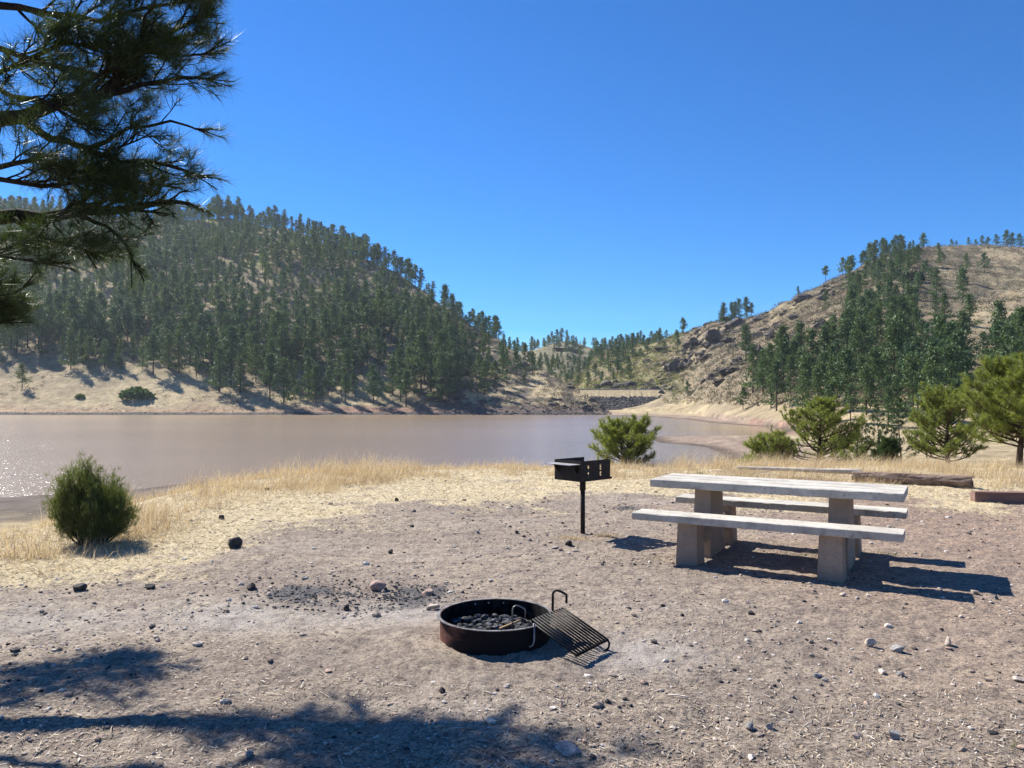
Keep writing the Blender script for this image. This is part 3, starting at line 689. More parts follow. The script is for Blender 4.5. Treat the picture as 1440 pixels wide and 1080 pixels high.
CR = [(1009, 467, 30, 30, 'tall dark crag just below the pine cluster on the knoll'), (981, 476, 24, 20, 'dark crag at the upper left corner of the rocky slope above the dam'),
      (1026, 474, 18, 14, 'dark boulder beside the tall crag, on its right'), (1065, 489, 25, 18, 'isolated dark crag in mid slope right of the tall crag'),
      (968, 510, 22, 13, 'columned cliff band low on the slope above the dam'), (951, 503, 20, 9, 'low dark ledge left of the columned cliff band'),
      (994, 498, 34, 11, 'long slanting ledge under the tall crag'), (1029, 519, 28, 11, 'slanting dark rib halfway down the right slope'),
      (1014, 534, 24, 10, 'lowest dark rib above the right end of the dam'), (932, 487, 34, 9, 'broad low ledge on the skyline shoulder above the dam'),
      (909, 506, 14, 8, 'smallest dark rock left on the slope above the dam'), (1108, 459, 16, 8, 'small dark rock high left of the pine stand'),
      (1113, 416, 22, 9, 'dark rocks on the skyline of the steep shoulder'), (1089, 470, 12, 8, 'little dark rock between the mid slope crag and the pines'),
      (1154, 456, 16, 9, 'dark rock at the left edge of the upper pines'), (800, 489, 34, 9, 'dark cliff on the far hill seen over the valley')]
for i, c in enumerate(CR): crag(*c[:4], 300+i*7, c[4])

def hill_rocks():
    Vs, Fs = [], []; c = 0; n = 9000; px = rng.uniform(540, 1420, n); Y = np.sqrt(rng.uniform(330**2, 560**2, n)); X = (px-720)*Y/FPX
    z, q = terrain(X, Y, True); n1 = fbm(X*.03, Y*.03, 4, 141)+fbm(X*.1, Y*.1, 2, 143)*.4
    onr = (q['rh'] > q['z']) & (q['rh'] > q['lh']) & (q['t2'] > .12) & (q['t2'] < 1.0) & (q['px'] < 1230); onl = (q['lh'] > q['z']) & (q['t'] > .02) & (q['t'] < 1) & (q['px'] > 600)
    k = np.where((onr & (n1 > .12)) | (onl & (n1 > .2)))[0][:1100]
    for i in k:
        s = float(np.exp(rng.normal()*.55)*.85); V, F = rock_mesh((s*1.4, s, s*.9), int(rng.integers(1e6)), 2, 7, .35)
        Vs.append(V+np.array([X[i], Y[i], z[i]+s*.15])); Fs.append(F+c); c += len(V)
    tag(obj('hillside_rocks', mesh_np(np.vstack(Vs), np.vstack(Fs), None, False, 'hr'), M['crag']), 'broken dark rocks strewn over the steep slopes', kind='stuff'); print('HROCK', len(k))
hill_rocks()
# ------------------------------------------------------------------ dam
def dam():
    YD = 388.0; a = P(812, 548, YD); b = P(962, 548, YD); zt = a[2]
    root = empty('dam', (0, YD, WZ)); tag(root, 'low earth dam with grassy crest and dark stone face across the end of the lake', 'dam')
    zm = P(0, 558.5, 380)[2]-WZ
    def prof(y, z): return [(a[0]-8, y, z), (b[0]+6, y, z)]
    # rows across the dam, front to back
    rows = [(-26, -1.5), (-9, zm), (0, zt-WZ-.3), (.6, zt-WZ), (6, zt-WZ), (24, 0)]
    n = 60; V = []; F = []
    for y, z in rows:
        for k in range(n+1):
            x = a[0]-10+(b[0]-a[0]+18)*k/n; V.append((x, y+(0 if y in (0, .6) else rng.normal()*.3), z+rng.normal()*(.05 if z > 5 else .15)))
    for i in range(len(rows)-1):
        for k in range(n): F.append((i*(n+1)+k, i*(n+1)+k+1, (i+1)*(n+1)+k+1, (i+1)*(n+1)+k))
    up = MB().add(V, F); up.build('embankment', M['dam'], root, smooth=False)
    Vs, Fs = [], []; c = 0
    for i in range(1700):
        t = rng.random(); x = rng.uniform(a[0]+2, b[0]-10+6*t); y = -26+17*t; z = -1.5+(zm+1.5)*t
        V, F = rock_mesh((rng.uniform(.45, 1.1), rng.uniform(.4, .9), rng.uniform(.35, .7)), int(rng.integers(1e6)), 1, 3, .1)
        Vs.append(V+np.array([x, y, z+.1])); Fs.append(F+c); c += len(V)
    o = obj('stone_facing', mesh_np(np.vstack(Vs), np.vstack(Fs), None, False, 'riprap'), M['riprap'], root); o['kind'] = 'stuff'
    rl = MB()                                              # low kerb along the crest road
    rl.box(((a[0]+b[0])/2, .9, zt-WZ+.22), ((b[0]-a[0])/2, .12, .22)); rl.build('crest_kerb', M['concrete'], root)
dam()
# stones along the far shore
def shore_stones():
    Vs, Fs = [], []; c = 0
    for i in range(1500):
        x = rng.uniform(-40, 860); Y = 331+abs(rng.normal())*7 if x < 560 else 331+rng.random()*rng.uniform(4, 26)
        if x < 560 and rng.random() < .5: continue
        X = (x-720)*Y/FPX; s = rng.uniform(.12, .4)*(1.9 if x > 620 else 1)
        V, F = rock_mesh((s, s*.8, s*.7), int(rng.integers(1e6)), 1, 3, .1)
        Vs.append(V+np.array([X, Y, tz(X, Y)+s*.2])); Fs.append(F+c); c += len(V)
    tag(obj('shore_stones', mesh_np(np.vstack(Vs), np.vstack(Fs), None, False, 'ss'), M['riprap']), 'dark stones scattered along the far waterline', kind='stuff')
shore_stones()

# ------------------------------------------------------------------ detailed pines
def tufts(TP, TD, n, L, wd, spread=.75, back=.10):
    """needle brushes at twig ends TP pointing TD"""
    k = len(TP); Pc = np.repeat(TP, n, 0); D = np.repeat(TD, n, 0)
    off = rng.random((k*n, 1))*back
    d = unit(D*(1.0-spread*.3)+rng.normal(size=(k*n, 3))*spread)
    l = L*(.65+.4*rng.random(k*n)); b = Pc-D*off
    V, F = needle_tris(b, d, l, np.full(k*n, wd)); return V, F
def bez(p0, d0, L, n, curl, jit, g):
    """a limb path starting at p0 along d0, turning by curl (vector) as it goes"""
    pts = [np.array(p0, float)]; d = unit(np.array(d0, float)); st = L/n
    for i in range(n):
        d = unit(d+np.array(curl)/n+g.normal(size=3)*jit); pts.append(pts[-1]+d*st)
    return pts
def path_at(pts, t):
    f = t*(len(pts)-1); i = min(int(f), len(pts)-2); u = f-i; p = pts[i]*(1-u)+pts[i+1]*u
    return p, unit(pts[i+1]-pts[i])
def detailed_pine(name, base, H, Rad, nb, label, seed, mat='needle_mid', low=.12, tuft=.2, nneed=26, prof='round', trunk_r=.09, twig_n=7, multi=1, lean=(0, 0), up=.35, wd=.012, group=None):
    g = np.random.default_rng(seed); m = MB(); TP, TD = [], []
    root = empty(name, tuple(base)); tag(root, label, 'pine tree', group)
    tops = []
    for s in range(multi):
        a = g.random()*6.28; d0 = (lean[0]+(.35*math.cos(a) if multi > 1 else 0), lean[1]+(.35*math.sin(a) if multi > 1 else 0), 1)
        tr = bez((0, 0, -.15), d0, H*(1 if s == 0 else .8), 8, (-lean[0]*.8, -lean[1]*.8, .4), .035, g)
        m.tube(tr, [trunk_r*(1-.9*i/8) for i in range(9)], 9); tops.append(tr)
        TP.append(tr[-1]); TD.append(np.array([0, 0, 1.]))
    for i in range(nb):
        f = low+(.97-low)*((i+g.random())/nb); tr = tops[i % multi]
        p, td = path_at(tr, f)
        ff = (f-low)/(1-low)
        if prof == 'round': L = Rad*(math.sqrt(max(.02, 1-(1.35*ff-.35)**2)))
        elif prof == 'cone': L = Rad*(1-ff)**.8+.08
        else: L = Rad*(.9-.45*ff if ff < .75 else (1-ff)*2.2)
        L *= g.uniform(.72, 1.12); az = i*2.4+g.normal()*.4
        d0 = np.array([math.cos(az), math.sin(az), up*(.2+1.6*ff)])
        n = 6; br = bez(p, d0, L, n, (0, 0, .45), .10, g)
        r0 = max(.012, trunk_r*.34*(1-.6*ff))
        m.tube(br, [r0*(1-.8*j/n) for j in range(n+1)], 6, False)
        TP.append(br[-1]); TD.append(unit(br[-1]-br[-2]))
        nt_ = max(3, int(twig_n*L/Rad*1.3))
        for j in range(nt_):
            t = .28+.7*(j+g.random())/nt_; q, qd = path_at(br, t)
            sd2 = unit(np.cross(qd, [0, 0, 1]))*(1 if j % 2 else -1)
            dt = unit(qd*.7+sd2*g.uniform(.4, 1)+np.array([0, 0, g.uniform(-.1, .7)]))
            tl = L*g.uniform(.16, .38)*(1.15-.6*t)+.05; tw = bez(q, dt, tl, 3, (0, 0, .5), .12, g)
            m.tube(tw, [r0*.4, r0*.33, r0*.27, r0*.2], 5, False)
            TP.append(tw[-1]); TD.append(unit(tw[-1]-tw[-2]))
            if tl > tuft*.9:
                TP.append(tw[2]); TD.append(unit(tw[-1]-tw[1]+g.normal(size=3)*.3*tl))
                q2 = tw[2]+unit(g.normal(size=3))*tl*.4; m.tube([tw[1], q2], [r0*.25, r0*.18], 4, False); TP.append(q2); TD.append(unit(q2-tw[1]))
    m.build('trunk', M['bark'], root, smooth=True)
    V, F = tufts(np.array(TP), np.array(TD), nneed, tuft, wd, .8, tuft*.5)
    obj('crown', mesh_np(V, F, None, False, 'crown'), M[mat], root)
    return root
def place(px, Y, dz=0):
    X = (px-720)*Y/FPX; return np.array([X, Y, tz(X, Y)+dz])
def topz(py, Y): return CAMZ-(py-HOR)*Y/FPX
b = place(880, 19); detailed_pine('pine_tree', b, topz(600, 19)-b[2], .95, 50, 'small bushy yellow green pine behind the grill at the water', 11, low=.12, tuft=.115, nneed=24, multi=1, prof='round', trunk_r=.06, up=.5, wd=.010, twig_n=8)
b = place(1150, 27); detailed_pine('pine_tree', b, topz(556, 27)-b[2], 1.95, 62, 'young spreading pine behind the left half of the picnic table', 12, low=.14, tuft=.145, nneed=34, prof='cone', trunk_r=.10, up=.35, twig_n=9)
b = place(1078, 27.5); detailed_pine('pine_tree', b, topz(616, 27.5)-b[2], 1.05, 30, 'low bushy pine at the left foot of the young spreading pine', 13, low=.12, tuft=.18, nneed=30, multi=3, prof='round', trunk_r=.06, up=.6)
b = place(1334, 29); detailed_pine('pine_tree', b, topz(552, 29)-b[2], 1.65, 64, 'round crowned pine with open dark trunk rising behind the fallen log', 14, low=.18, tuft=.15, nneed=34, prof='round', trunk_r=.11, up=.45, twig_n=9, lean=(-.06, 0))
b = place(1432, 17.5); detailed_pine('pine_tree', b, topz(508, 17.5)-b[2], 1.2, 70, 'largest bright green pine at the right edge behind the log end', 15, low=.26, tuft=.15, nneed=40, prof='round', trunk_r=.08, up=.3, twig_n=9, wd=.009)
b = place(1246, 33); detailed_pine('pine_tree', b, topz(618, 33)-b[2], .66, 46, 'tiny dense dark green pine alone in the meadow', 16, mat='needle_dark', low=.2, tuft=.16, nneed=40, prof='round', trunk_r=.05, up=.6, twig_n=8)
# young pines at the foot of the stand, seen between the nearer trees
for k, (px, Y, ty, lab) in enumerate([(1212, 78, 583, 'bright young pine left of the bare grey snag, at the meadow edge'), (1238, 84, 566, 'young pine in the group at the meadow edge, tallest of the left pair'), (1268, 82, 556, 'broad young pine at the meadow edge beside the round crowned pine'),
                                     (1206, 72, 600, 'small pale green pine nearest the meadow, left one'), (1303, 92, 590, 'small pale green pine nearest the meadow, right one')]):
    b = place(px, Y); H = topz(ty, Y)-b[2]
    detailed_pine('pine_tree', b, H, H*.3, 34, lab, 40+k, mat='needle_mid' if k > 2 else 'needle_dark', low=.08, tuft=.34, nneed=16, prof='cone', trunk_r=.09, wd=.05, twig_n=5)
def snag():
    b = place(1287, 95); m = MB(); g = np.random.default_rng(3)
    tr = bez((0, 0, -.3), (0, 0, 1), 5.5, 6, (0, 0, 0), .03, g); m.tube(tr, [.10, .09, .08, .07, .05, .035, .01], 7)
    for i in range(46):
        p, d = path_at(tr, .15+.8*g.random()); a = g.random()*6.3; L = g.uniform(.4, 1.1)
        m.tube(bez(p, (math.cos(a), math.sin(a), .6), L, 3, (0, 0, .3), .15, g), [.03, .02, .014, .006], 4, False)
    root = empty('dead_tree', tuple(b)); tag(root, 'bare grey brown dead tree at the meadow edge behind the young pines', 'dead tree')
    m.build('trunk', M['log'], root)
snag()
# ------------------------------------------------------------------ the big pine at left whose boughs hang into the picture
def big_pine():
    g = np.random.default_rng(77); base = np.array([-4.95, 5.2, 0.0]); root = empty('pine_tree', tuple(base))
    tag(root, 'large dark pine leaning its long needled boughs in from the left edge', 'pine tree')
    wood, brm = MB(), MB(); TP, TD = [], []; NL = [0]
    tr = [np.array(p) for p in ((0, 0, -.3), (.05, 0, 1.5), (.02, .05, 3.2), (.1, .05, 5.0), (.06, 0, 7.2), (.1, 0, 9.5))]
    wood.tube(tr, [.27, .23, .20, .17, .12, .04], 14)
    W = lambda x, y, Y: P(x, y, 5.45+.0016*x+(Y-6.8)*.45)-base
    bound = [(-50, 328), (60, 330), (120, 332), (160, 315), (195, 288), (215, 296), (260, 314), (300, 306), (325, 262), (350, 212), (390, 195), (402, 92), (440, 62), (480, 40), (500, 5), (520, -60), (1100, -60)]
    low_ok = [(-400, 520), (0, 470), (55, 440), (80, 370), (190, 385), (200, 345), (260, 325), (310, 300), (330, 270), (340, 0)]
    def inside(p, m=0):
        q = p+base; x = 720+q[0]*FPX/q[1]; y = HOR-(q[2]-CAMZ)*FPX/q[1]
        return x < np.interp(y, [a[0] for a in bound], [a[1] for a in bound])-m and y < np.interp(x, [a[0] for a in low_ok], [a[1] for a in low_ok])-m*.5
    def lit(p):
        q = p+base; sx = q[0]+.80*q[2]; sy = q[1]-.74*q[2]
        if sy < .5: return False
        x = 720+FPX*sx/sy; y = HOR+FPX*CAMZ/sy
        if x < -60 or y > 1110: return False
        if x < 235: return y < 905 or 998 < y < 1022
        return y < np.interp(x, [235, 300, 350, 600, 850, 900, 1100], [1020, 1005, 985, 1000, 1060, 1110, 1200])
    def twig(p, d, L, r):
        tw = bez(p, d, L, 4, (0, 0, .35), .14, g)
        if not inside(tw[-1], 22) or lit(tw[-1]): NL[0] += 1; return
        brm.tube(tw, [r, r*.8, r*.65, r*.5, r*.4], 5, False)
        TP.append(tw[-1]); TD.append(unit(tw[-1]-tw[-2]))
        if g.random() < .6: TP.append(tw[-2]+g.normal(size=3)*.02); TD.append(unit(tw[-1]-tw[-2]+g.normal(size=3)*.35))
        if L > .22 and g.random() < .75:
            q = tw[2]; dd = unit(unit(tw[-1]-tw[0])+g.normal(size=3)*.6); e = q+dd*L*.5
            if inside(e, 22): brm.tube([q, (q+e)/2+g.normal(size=3)*.015, e], [r*.6, r*.5, r*.35], 4, False); TP.append(e); TD.append(dd)
    def limb(pts, r0, r1, sub=1.0, start=.25, lens=(.25, .52), vis=True):
        """main bough through given places, with side branches and twigs"""
        pts = [np.array(p) for p in pts]
        P2 = [pts[0]]
        for a, b in zip(pts[:-1], pts[1:]):
            mid = (a+b)/2+g.normal(size=3)*np.linalg.norm(b-a)*.035; P2 += [mid, b]
        n = len(P2); brm.tube(P2, [r0+(r1-r0)*(i/(n-1))**.7 for i in range(n)], 8)
        Ltot = sum(np.linalg.norm(b-a) for a, b in zip(P2[:-1], P2[1:])); ns = int(Ltot/.135*sub)
        for j in range(ns):
            t = start+(1-start)*(j+g.random())/ns; p, d = path_at(P2, min(t, .999))
            s2 = unit(np.cross(d, g.normal(size=3))); dd = unit(d*g.uniform(.5, 1.1)+s2*g.uniform(.4, 1.0)+np.array([0, 0, .1]))
            L = g.uniform(*lens)*(1.1-.55*t); sb = bez(p, dd, L, 5, (d[0]*.4, d[1]*.4, .25), .12, g)
            if not inside(sb[-1], 14): L *= .5; sb = bez(p, unit(dd+d), L, 5, (0, 0, .3), .12, g)
            if not inside(sb[-1], 14) or lit(sb[-1]): NL[0] += 1; continue
            rr = max(.004, (r0+(r1-r0)*t)*.42); brm.tube(sb, [rr*(1-.12*i) for i in range(6)], 6, False)
            TP.append(sb[-1]); TD.append(unit(sb[-1]-sb[-2]))
            for k in range(int(3+L*6)):
                tt = g.uniform(.3, .97); q, qd = path_at(sb, tt); s3 = unit(np.cross(qd, g.normal(size=3)))
                twig(q, unit(qd+s3*g.uniform(.4, 1.1)), g.uniform(.10, .26), rr*.5)
        for kk in range(5):
            d = unit(P2[-1]-P2[-2]); e = P2[-1]+unit(d*1.1+g.normal(size=3)*.5)*(.05+.03*kk); TP.append(e); TD.append(unit(e-P2[-1]+d*.05)); brm.tube([P2[-1]-d*.02*kk, e], [.006, .004], 5, False)
    T = lambda h: path_at(tr, h)[0]
    limb([T(.40), W(-90, 195, 7.3), W(0, 167, 7.0), W(69, 150, 6.9), W(153, 132, 6.8), W(171, 95, 6.7), W(208, 67, 6.6), W(245, 42, 6.6), W(285, 22, 6.6)], .085, .012, 1.05, .38)
    limb([W(153, 132, 6.8), W(200, 118, 6.5), W(250, 108, 6.4), W(298, 112, 6.35)], .026, .008, 1.3, .25, (.25, .5))
    limb([W(28, 164, 6.98), W(70, 195, 6.7), W(120, 210, 6.6), W(170, 228, 6.5), W(235, 232, 6.4), W(285, 250, 6.4)], .036, .009, 1.15, .25, (.3, .6))
    limb([T(.32), W(-90, 318, 7.5), W(0, 306, 7.2), W(60, 307, 7.0), W(120, 296, 6.8), W(190, 292, 6.7), W(235, 284, 6.6), W(268, 287, 6.5)], .085, .012, 1.1, .42)
    limb([W(20, 308, 6.9), W(60, 335, 6.7), W(100, 345, 6.55), W(135, 358, 6.5)], .022, .007, 1.9, .25, (.25, .4))
    limb([W(110, 300, 6.7), W(150, 318, 6.55), W(178, 345, 6.45), W(188, 372, 6.4)], .018, .006, 2.0, .3, (.15, .3))
    limb([T(.46), W(-80, 60, 7.4), W(0, 68, 7.2), W(60, 88, 7.1), W(120, 100, 7.0), W(170, 110, 7.0)], .04, .008, 1.2, .4)
    limb([T(.5), W(-90, -10, 7.2), W(0, 8, 7.0), W(70, 20, 6.9), W(140, 30, 6.8), W(200, 12, 6.8), W(255, 2, 6.7)], .045, .009, 1.2, .4)
    limb([T(.53), W(-60, -60, 7.0), W(60, -50, 6.8), W(150, -40, 6.7), W(240, -40, 6.6), W(290, -25, 6.6)], .04, .009, 1.1, .4)
    limb([T(.3), W(-120, 255, 7.0), W(-20, 240, 6.6), W(50, 225, 6.4), W(100, 238, 6.3), W(160, 262, 6.3)], .035, .008, 1.1, .45, (.25, .5))
    limb([T(.25), W(-140, 400, 7.3), W(-40, 420, 7.7), W(5, 425, 7.9), W(40, 400, 8.0)], .035, .007, 1.0, .5, (.2, .4))
    limb([T(.25), W(-140, 430, 7.4), W(-30, 455, 7.8), W(10, 452, 8.0)], .03, .007, .8, .5, (.2, .4))
    limb([T(.27), W(-300, 380, 7.6), W(-160, 390, 7.9), W(-60, 405, 8.0), W(-10, 415, 8.1)], .03, .008, 1.6, .3, (.25, .5))
    limb([T(.24), W(-250, 420, 7.6), W(-120, 440, 7.9), W(-30, 440, 8.0)], .03, .008, 1.6, .3, (.2, .45))
    limb([T(.42), W(-60, 250, 6.7), W(60, 262, 6.7), W(160, 250, 6.7), W(240, 262, 6.7)], .03, .008, 1.3, .35, (.2, .42))
    limb([T(.5), W(-40, 120, 6.6), W(90, 60, 6.7), W(180, 70, 6.7), W(300, 75, 6.7)], .03, .008, 1.4, .35, (.2, .42))
    limb([W(120, 210, 6.6), W(180, 180, 6.6), W(240, 170, 6.7), W(285, 185, 6.8)], .02, .007, 1.4, .1, (.2, .4))
    limb([T(.28), W(-130, 350, 7.2), W(-40, 352, 7.0), W(12, 362, 6.9), W(70, 372, 6.4)], .03, .007, 1.1, .5, (.2, .4))
    limb([T(.37), W(-120, 130, 6.6), W(-20, 118, 6.2), W(60, 140, 6.0), W(110, 170, 6.0)], .035, .008, 1.0, .45, (.25, .5))
    # boughs on its other sides
    for i in range(18):
        h = .42+.56*(i+.5)/18; a = PI*.95+g.random()*PI*.6+(.0); p = T(h); L = 2.9*(1.05-h)+.5
        d = np.array([math.cos(a), math.sin(a), .25])
        q = [p, p+d*L*.33, p+d*L*.66+np.array([0, 0, .1]), p+d*L+np.array([0, 0, .25])]
        limb(q, .045*(1.2-h), .009, .55, .3, (.3, .6))
    for i in range(13):                                   # boughs above the frame, over the campsite side
        h = .62+.34*(i+.5)/13; a = -PI*.45+g.random()*PI*.9; p = T(h); L = 3.0*(1.05-h)+.5; d = np.array([math.cos(a), math.sin(a), .35])
        limb([p, p+d*L*.5, p+d*L], .04*(1.2-h), .009, .6, .3, (.3, .55))
    wood.build('trunk', M['bark'], root, smooth=True); brm.build('branches', M['bark_dark'], root, smooth=True)
    print('TUFTS', len(TP), 'LIT', NL)
    V, F = tufts(np.array(TP), np.array(TD), 38, .155, .003, .62, .09)
    obj('needles', mesh_np(V, F, None, False, 'needles'), M['needle_near'], root)
big_pine()

# ------------------------------------------------------------------ juniper bush
def juniper():
    g = np.random.default_rng(5); p = gp(126, 764); root = empty('juniper_bush', (p[0], p[1], tz(p[0], p[1]))); s = p[1]/FPX
    tag(root, 'dense dark green juniper bush in the dry grass at left', 'bush')
    m = MB(); V0, D0 = [], []
    H = 128*s; Wd = 62*s
    for i in range(90):
        a = g.random()*6.283; f = g.random()**.6; tgt = np.array([math.cos(a)*Wd*f, math.sin(a)*Wd*f*.85, H*(.97-.55*f**1.8)*g.uniform(.55, 1.0)])
        p0 = np.array([math.cos(a), math.sin(a), 0])*.09*g.random()+np.array([0, 0, -.03])
        mid = p0*.5+tgt*np.array([.6, .6, .42]); pts = [p0, (p0+mid)/2+g.normal(size=3)*.012, mid, (mid+tgt)/2+np.array([0, 0, -.0])+g.normal(size=3)*.015, tgt]
        m.tube(pts, [.014, .011, .008, .005, .002], 5, False)
        for t in np.linspace(.34, 1, 26):
            q, d = path_at(pts, min(t, .999))
            for _ in range(3):
                e = q+g.normal(size=3)*.045*(1.25-t*.5); V0.append(e); D0.append(unit(d*.6+np.array([0, 0, .9])+(e-q)*6+g.normal(size=3)*.3))
    TP = np.array(V0); TD = np.array(D0); ok = TP[:, 2] > .06; TP, TD = TP[ok], TD[ok]
    n = 9; Pc = np.repeat(TP, n, 0)+g.normal(size=(len(TP)*n, 3))*.012; D = unit(np.repeat(TD, n, 0)+g.normal(size=(len(TP)*n, 3))*.33)
    V, F = needle_tris(Pc, D, .055*(.6+.6*g.random(len(Pc))), np.full(len(Pc), .0045))
    m.build('stems', M['bark'], root, smooth=True); obj('foliage', mesh_np(V, F, None, False, 'f'), M['juniper'], root)
juniper()
def far_bush(px, py, w_, h_, label, col, seed):
    g = np.random.default_rng(seed); p = hit(px, py, 60); s = p[1]/FPX; n = 900
    a = unit(g.normal(size=(n, 3))); a[:, 2] = abs(a[:, 2]); r = g.random(n)**.35
    c = a*r[:, None]*np.array([w_*s*.5, w_*s*.35, h_*s]); c *= (1+.35*fbm3(a*2.5, 3, seed))[:, None]
    d = unit(a+g.normal(size=(n, 3))*.6); sz = .09*w_*s; sd2 = unit(np.cross(d, g.normal(size=(n, 3))))
    V = np.stack([c-sd2*sz*.4, c+sd2*sz*.4, c+d*sz], 1).reshape(-1, 3)
    me = mesh_np(V, np.arange(3*n).reshape(-1, 3), np.repeat(np.array(col)[None]*(.7+.6*g.random((n, 1))), 3, 0), False, 'bush')
    o = obj('bush', me, M['far_leaf'], None, tuple(p)); tag(o, label, 'bush')
far_bush(192, 560, 46, 15, 'bright green spreading shrub just above the far shore', (.085, .14, .05), 61)
far_bush(113, 560, 14, 6, 'small low green shrub left of the spreading shrub on the far bank', (.12, .17, .06), 62)
far_bush(1285, 395, 30, 14, 'dark shrub clump below the right crest', (.05, .06, .035), 63)

# ------------------------------------------------------------------ dry grass, straw, litter
GC = np.array([[.68, .54, .30], [.60, .45, .22], [.76, .67, .48], [.44, .34, .21], [.64, .54, .38], [.52, .40, .24], [.34, .26, .17]])
def grass_blades(name, X, Y, hgt, label, wd=.0038, lean=.5, stuff=True, kind='stuff'):
    n = len(X); z = terrain(X, Y)+micro(X, Y)*(np.hypot(X, Y) < 26)
    base = np.stack([X, Y, z-.01], 1); a = rng.random(n)*6.283
    ln = lean*np.abs(rng.normal(size=n)); wind = np.array([.35, -.15, 0])
    d = unit(np.stack([np.cos(a)*ln, np.sin(a)*ln, np.ones(n)], 1)+wind*.35)
    h = hgt*(.35+.95*rng.random(n)**1.6); s = unit(np.cross(d, rng.normal(size=(n, 3))))*wd*.5
    mid = base+d*(h*.55)[:, None]; tip = base+unit(d+np.stack([np.cos(a), np.sin(a), np.zeros(n)], 1)*ln[:, None]*.9+wind*.4)*h[:, None]
    V = np.stack([base-s, base+s, mid+s*.8, mid-s*.8, tip], 1).reshape(-1, 3)
    i = np.arange(n)[:, None]*5; Q = i+np.array([[0, 1, 2, 3]]); T = i+np.array([[3, 2, 4]])
    c = GC[rng.integers(len(GC), size=n)]*(.75+.45*rng.random((n, 1)))
    me = mesh_np(V, [Q, T], np.repeat(c, 5, 0), False, name)
    return tag(obj(name, me, M['grass']), label, kind=kind)
def tall_grass():
    n = 900000; px = rng.uniform(-60, 1500, n); Y = np.sqrt(rng.uniform(6.0**2, 27**2, n)); X = (px-720)*Y/FPX
    cs = np.cos(np.arctan2(X, Y)); dr = np.hypot(X, Y)-tab(px, EDGE)/cs
    b0 = np.interp(px, [-60, 130, 200, 300, 420, 560, 600, 800, 1000, 1100, 1440], [-1.0, -1.6, -2.6, -3.2, -3.4, -2.5, -1.2, -1.6, -1.8, -2.6, -3.4])
    n1 = fbm(X*.5, Y*.5, 4, 111); n2 = fbm(X*2.2, Y*2.2, 3, 113)
    d = ss(-.7, .5, dr-b0+n1*1.6)*ss(9, 4, dr)*ss(-.55, .25, n2+n1*.5)
    d = np.clip(d*(.14+.62*ss(-.15, .35, fbm(X*1.3, Y*1.3, 4, 117)+n2*.4)), 0, 1)
    k = rng.random(n) < d; X, Y, px, n1, dr = X[k], Y[k], px[k], n1[k], dr[k]
    h = np.interp(px, [-60, 150, 350, 520, 620, 760, 900, 1440], [.20, .24, .27, .26, .17, .19, .24, .25])*(1+n1*.5)*ss(-1.6, 1.8, dr-np.interp(px, [-60, 200, 560, 1440], [-1.5, -3, -2.5, -3]))
    h = np.maximum(h, .04)*(.55+.95*ss(-.25, .45, fbm(X*1.9, Y*1.9, 3, 119)))
    print('GRASS', k.sum()); grass_blades('dry_grass', X, Y, h, 'tall dry yellow grass along the edge of the campsite')
tall_grass()
def stubble():
    n = 420000; px = rng.uniform(-60, 1500, n); Y = 3+rng.random(n)**.8*16; X = (px-720)*Y/FPX
    z, q = terrain(X, Y, True); st, ch, ash = near_masks(X, Y, q)
    k = (rng.random(n) < st*.55) & (q['dr'] < 1); X, Y, z = X[k], Y[k], z[k]+micro(X[k], Y[k]); n = len(X)
    a = rng.random(n)*6.283; d = unit(np.stack([np.cos(a), np.sin(a), np.abs(rng.normal(size=n))*.35], 1))
    L = rng.uniform(.02, .10, n); V, F = needle_tris(np.stack([X, Y, z+.004], 1), d, L, rng.uniform(.002, .006, n))
    c = GC[rng.integers(len(GC), size=n)]*(.7+.5*rng.random((n, 1)))
    tag(obj('straw_litter', mesh_np(V, F, np.repeat(c, 3, 0), False, 's'), M['straw']), 'flattened straw lying over the dirt towards the grass', kind='stuff'); print('STRAW', n)
stubble()
def litter():
    n = 60000; px = rng.uniform(-60, 1500, n); Y = 2.6+rng.random(n)**1.3*8; X = (px-720)*Y/FPX
    n1 = fbm(X*1.1, Y*1.1, 4, 121); foc = ss(6.5, 2.8, Y)
    k = rng.random(n) < (.12+.88*foc)*ss(-.35, .35, n1+.15*foc); X, Y = X[k], Y[k]; n = len(X)
    k2 = np.hypot(X-FR[0], Y-FR[1]) > .36; X, Y = X[k2], Y[k2]; n = len(X)
    z = micro(X, Y); a = rng.random(n)*6.283; d = unit(np.stack([np.cos(a), np.sin(a), rng.normal(size=n)*.12], 1))
    L = rng.uniform(.008, .034, n)*(1+(rng.random(n) < .03)*2.2); W2 = rng.uniform(.0010, .0032, n)
    s = unit(np.cross(d, np.array([0, 0, 1])+rng.normal(size=(n, 3))*.3)); b = np.stack([X, Y, z+.005], 1)
    V = np.stack([b-s*W2[:, None], b+s*W2[:, None], b+d*L[:, None]+s*W2[:, None]*.6, b+d*L[:, None]-s*W2[:, None]*.6], 1).reshape(-1, 3)
    pal = np.array([[.50, .40, .27], [.40, .31, .21], [.18, .13, .09], [.48, .40, .31], [.10, .075, .055], [.56, .50, .41]])
    c = pal[rng.integers(len(pal), size=n)]*(.75+.4*rng.random((n, 1)))
    tag(obj('needle_litter', mesh_np(V, np.arange(4*n).reshape(-1, 4), np.repeat(c, 4, 0), False, 'l'), M['straw']), 'fallen needles and bits of twig strewn over the dirt', kind='stuff'); print('LITTER', n)
litter()
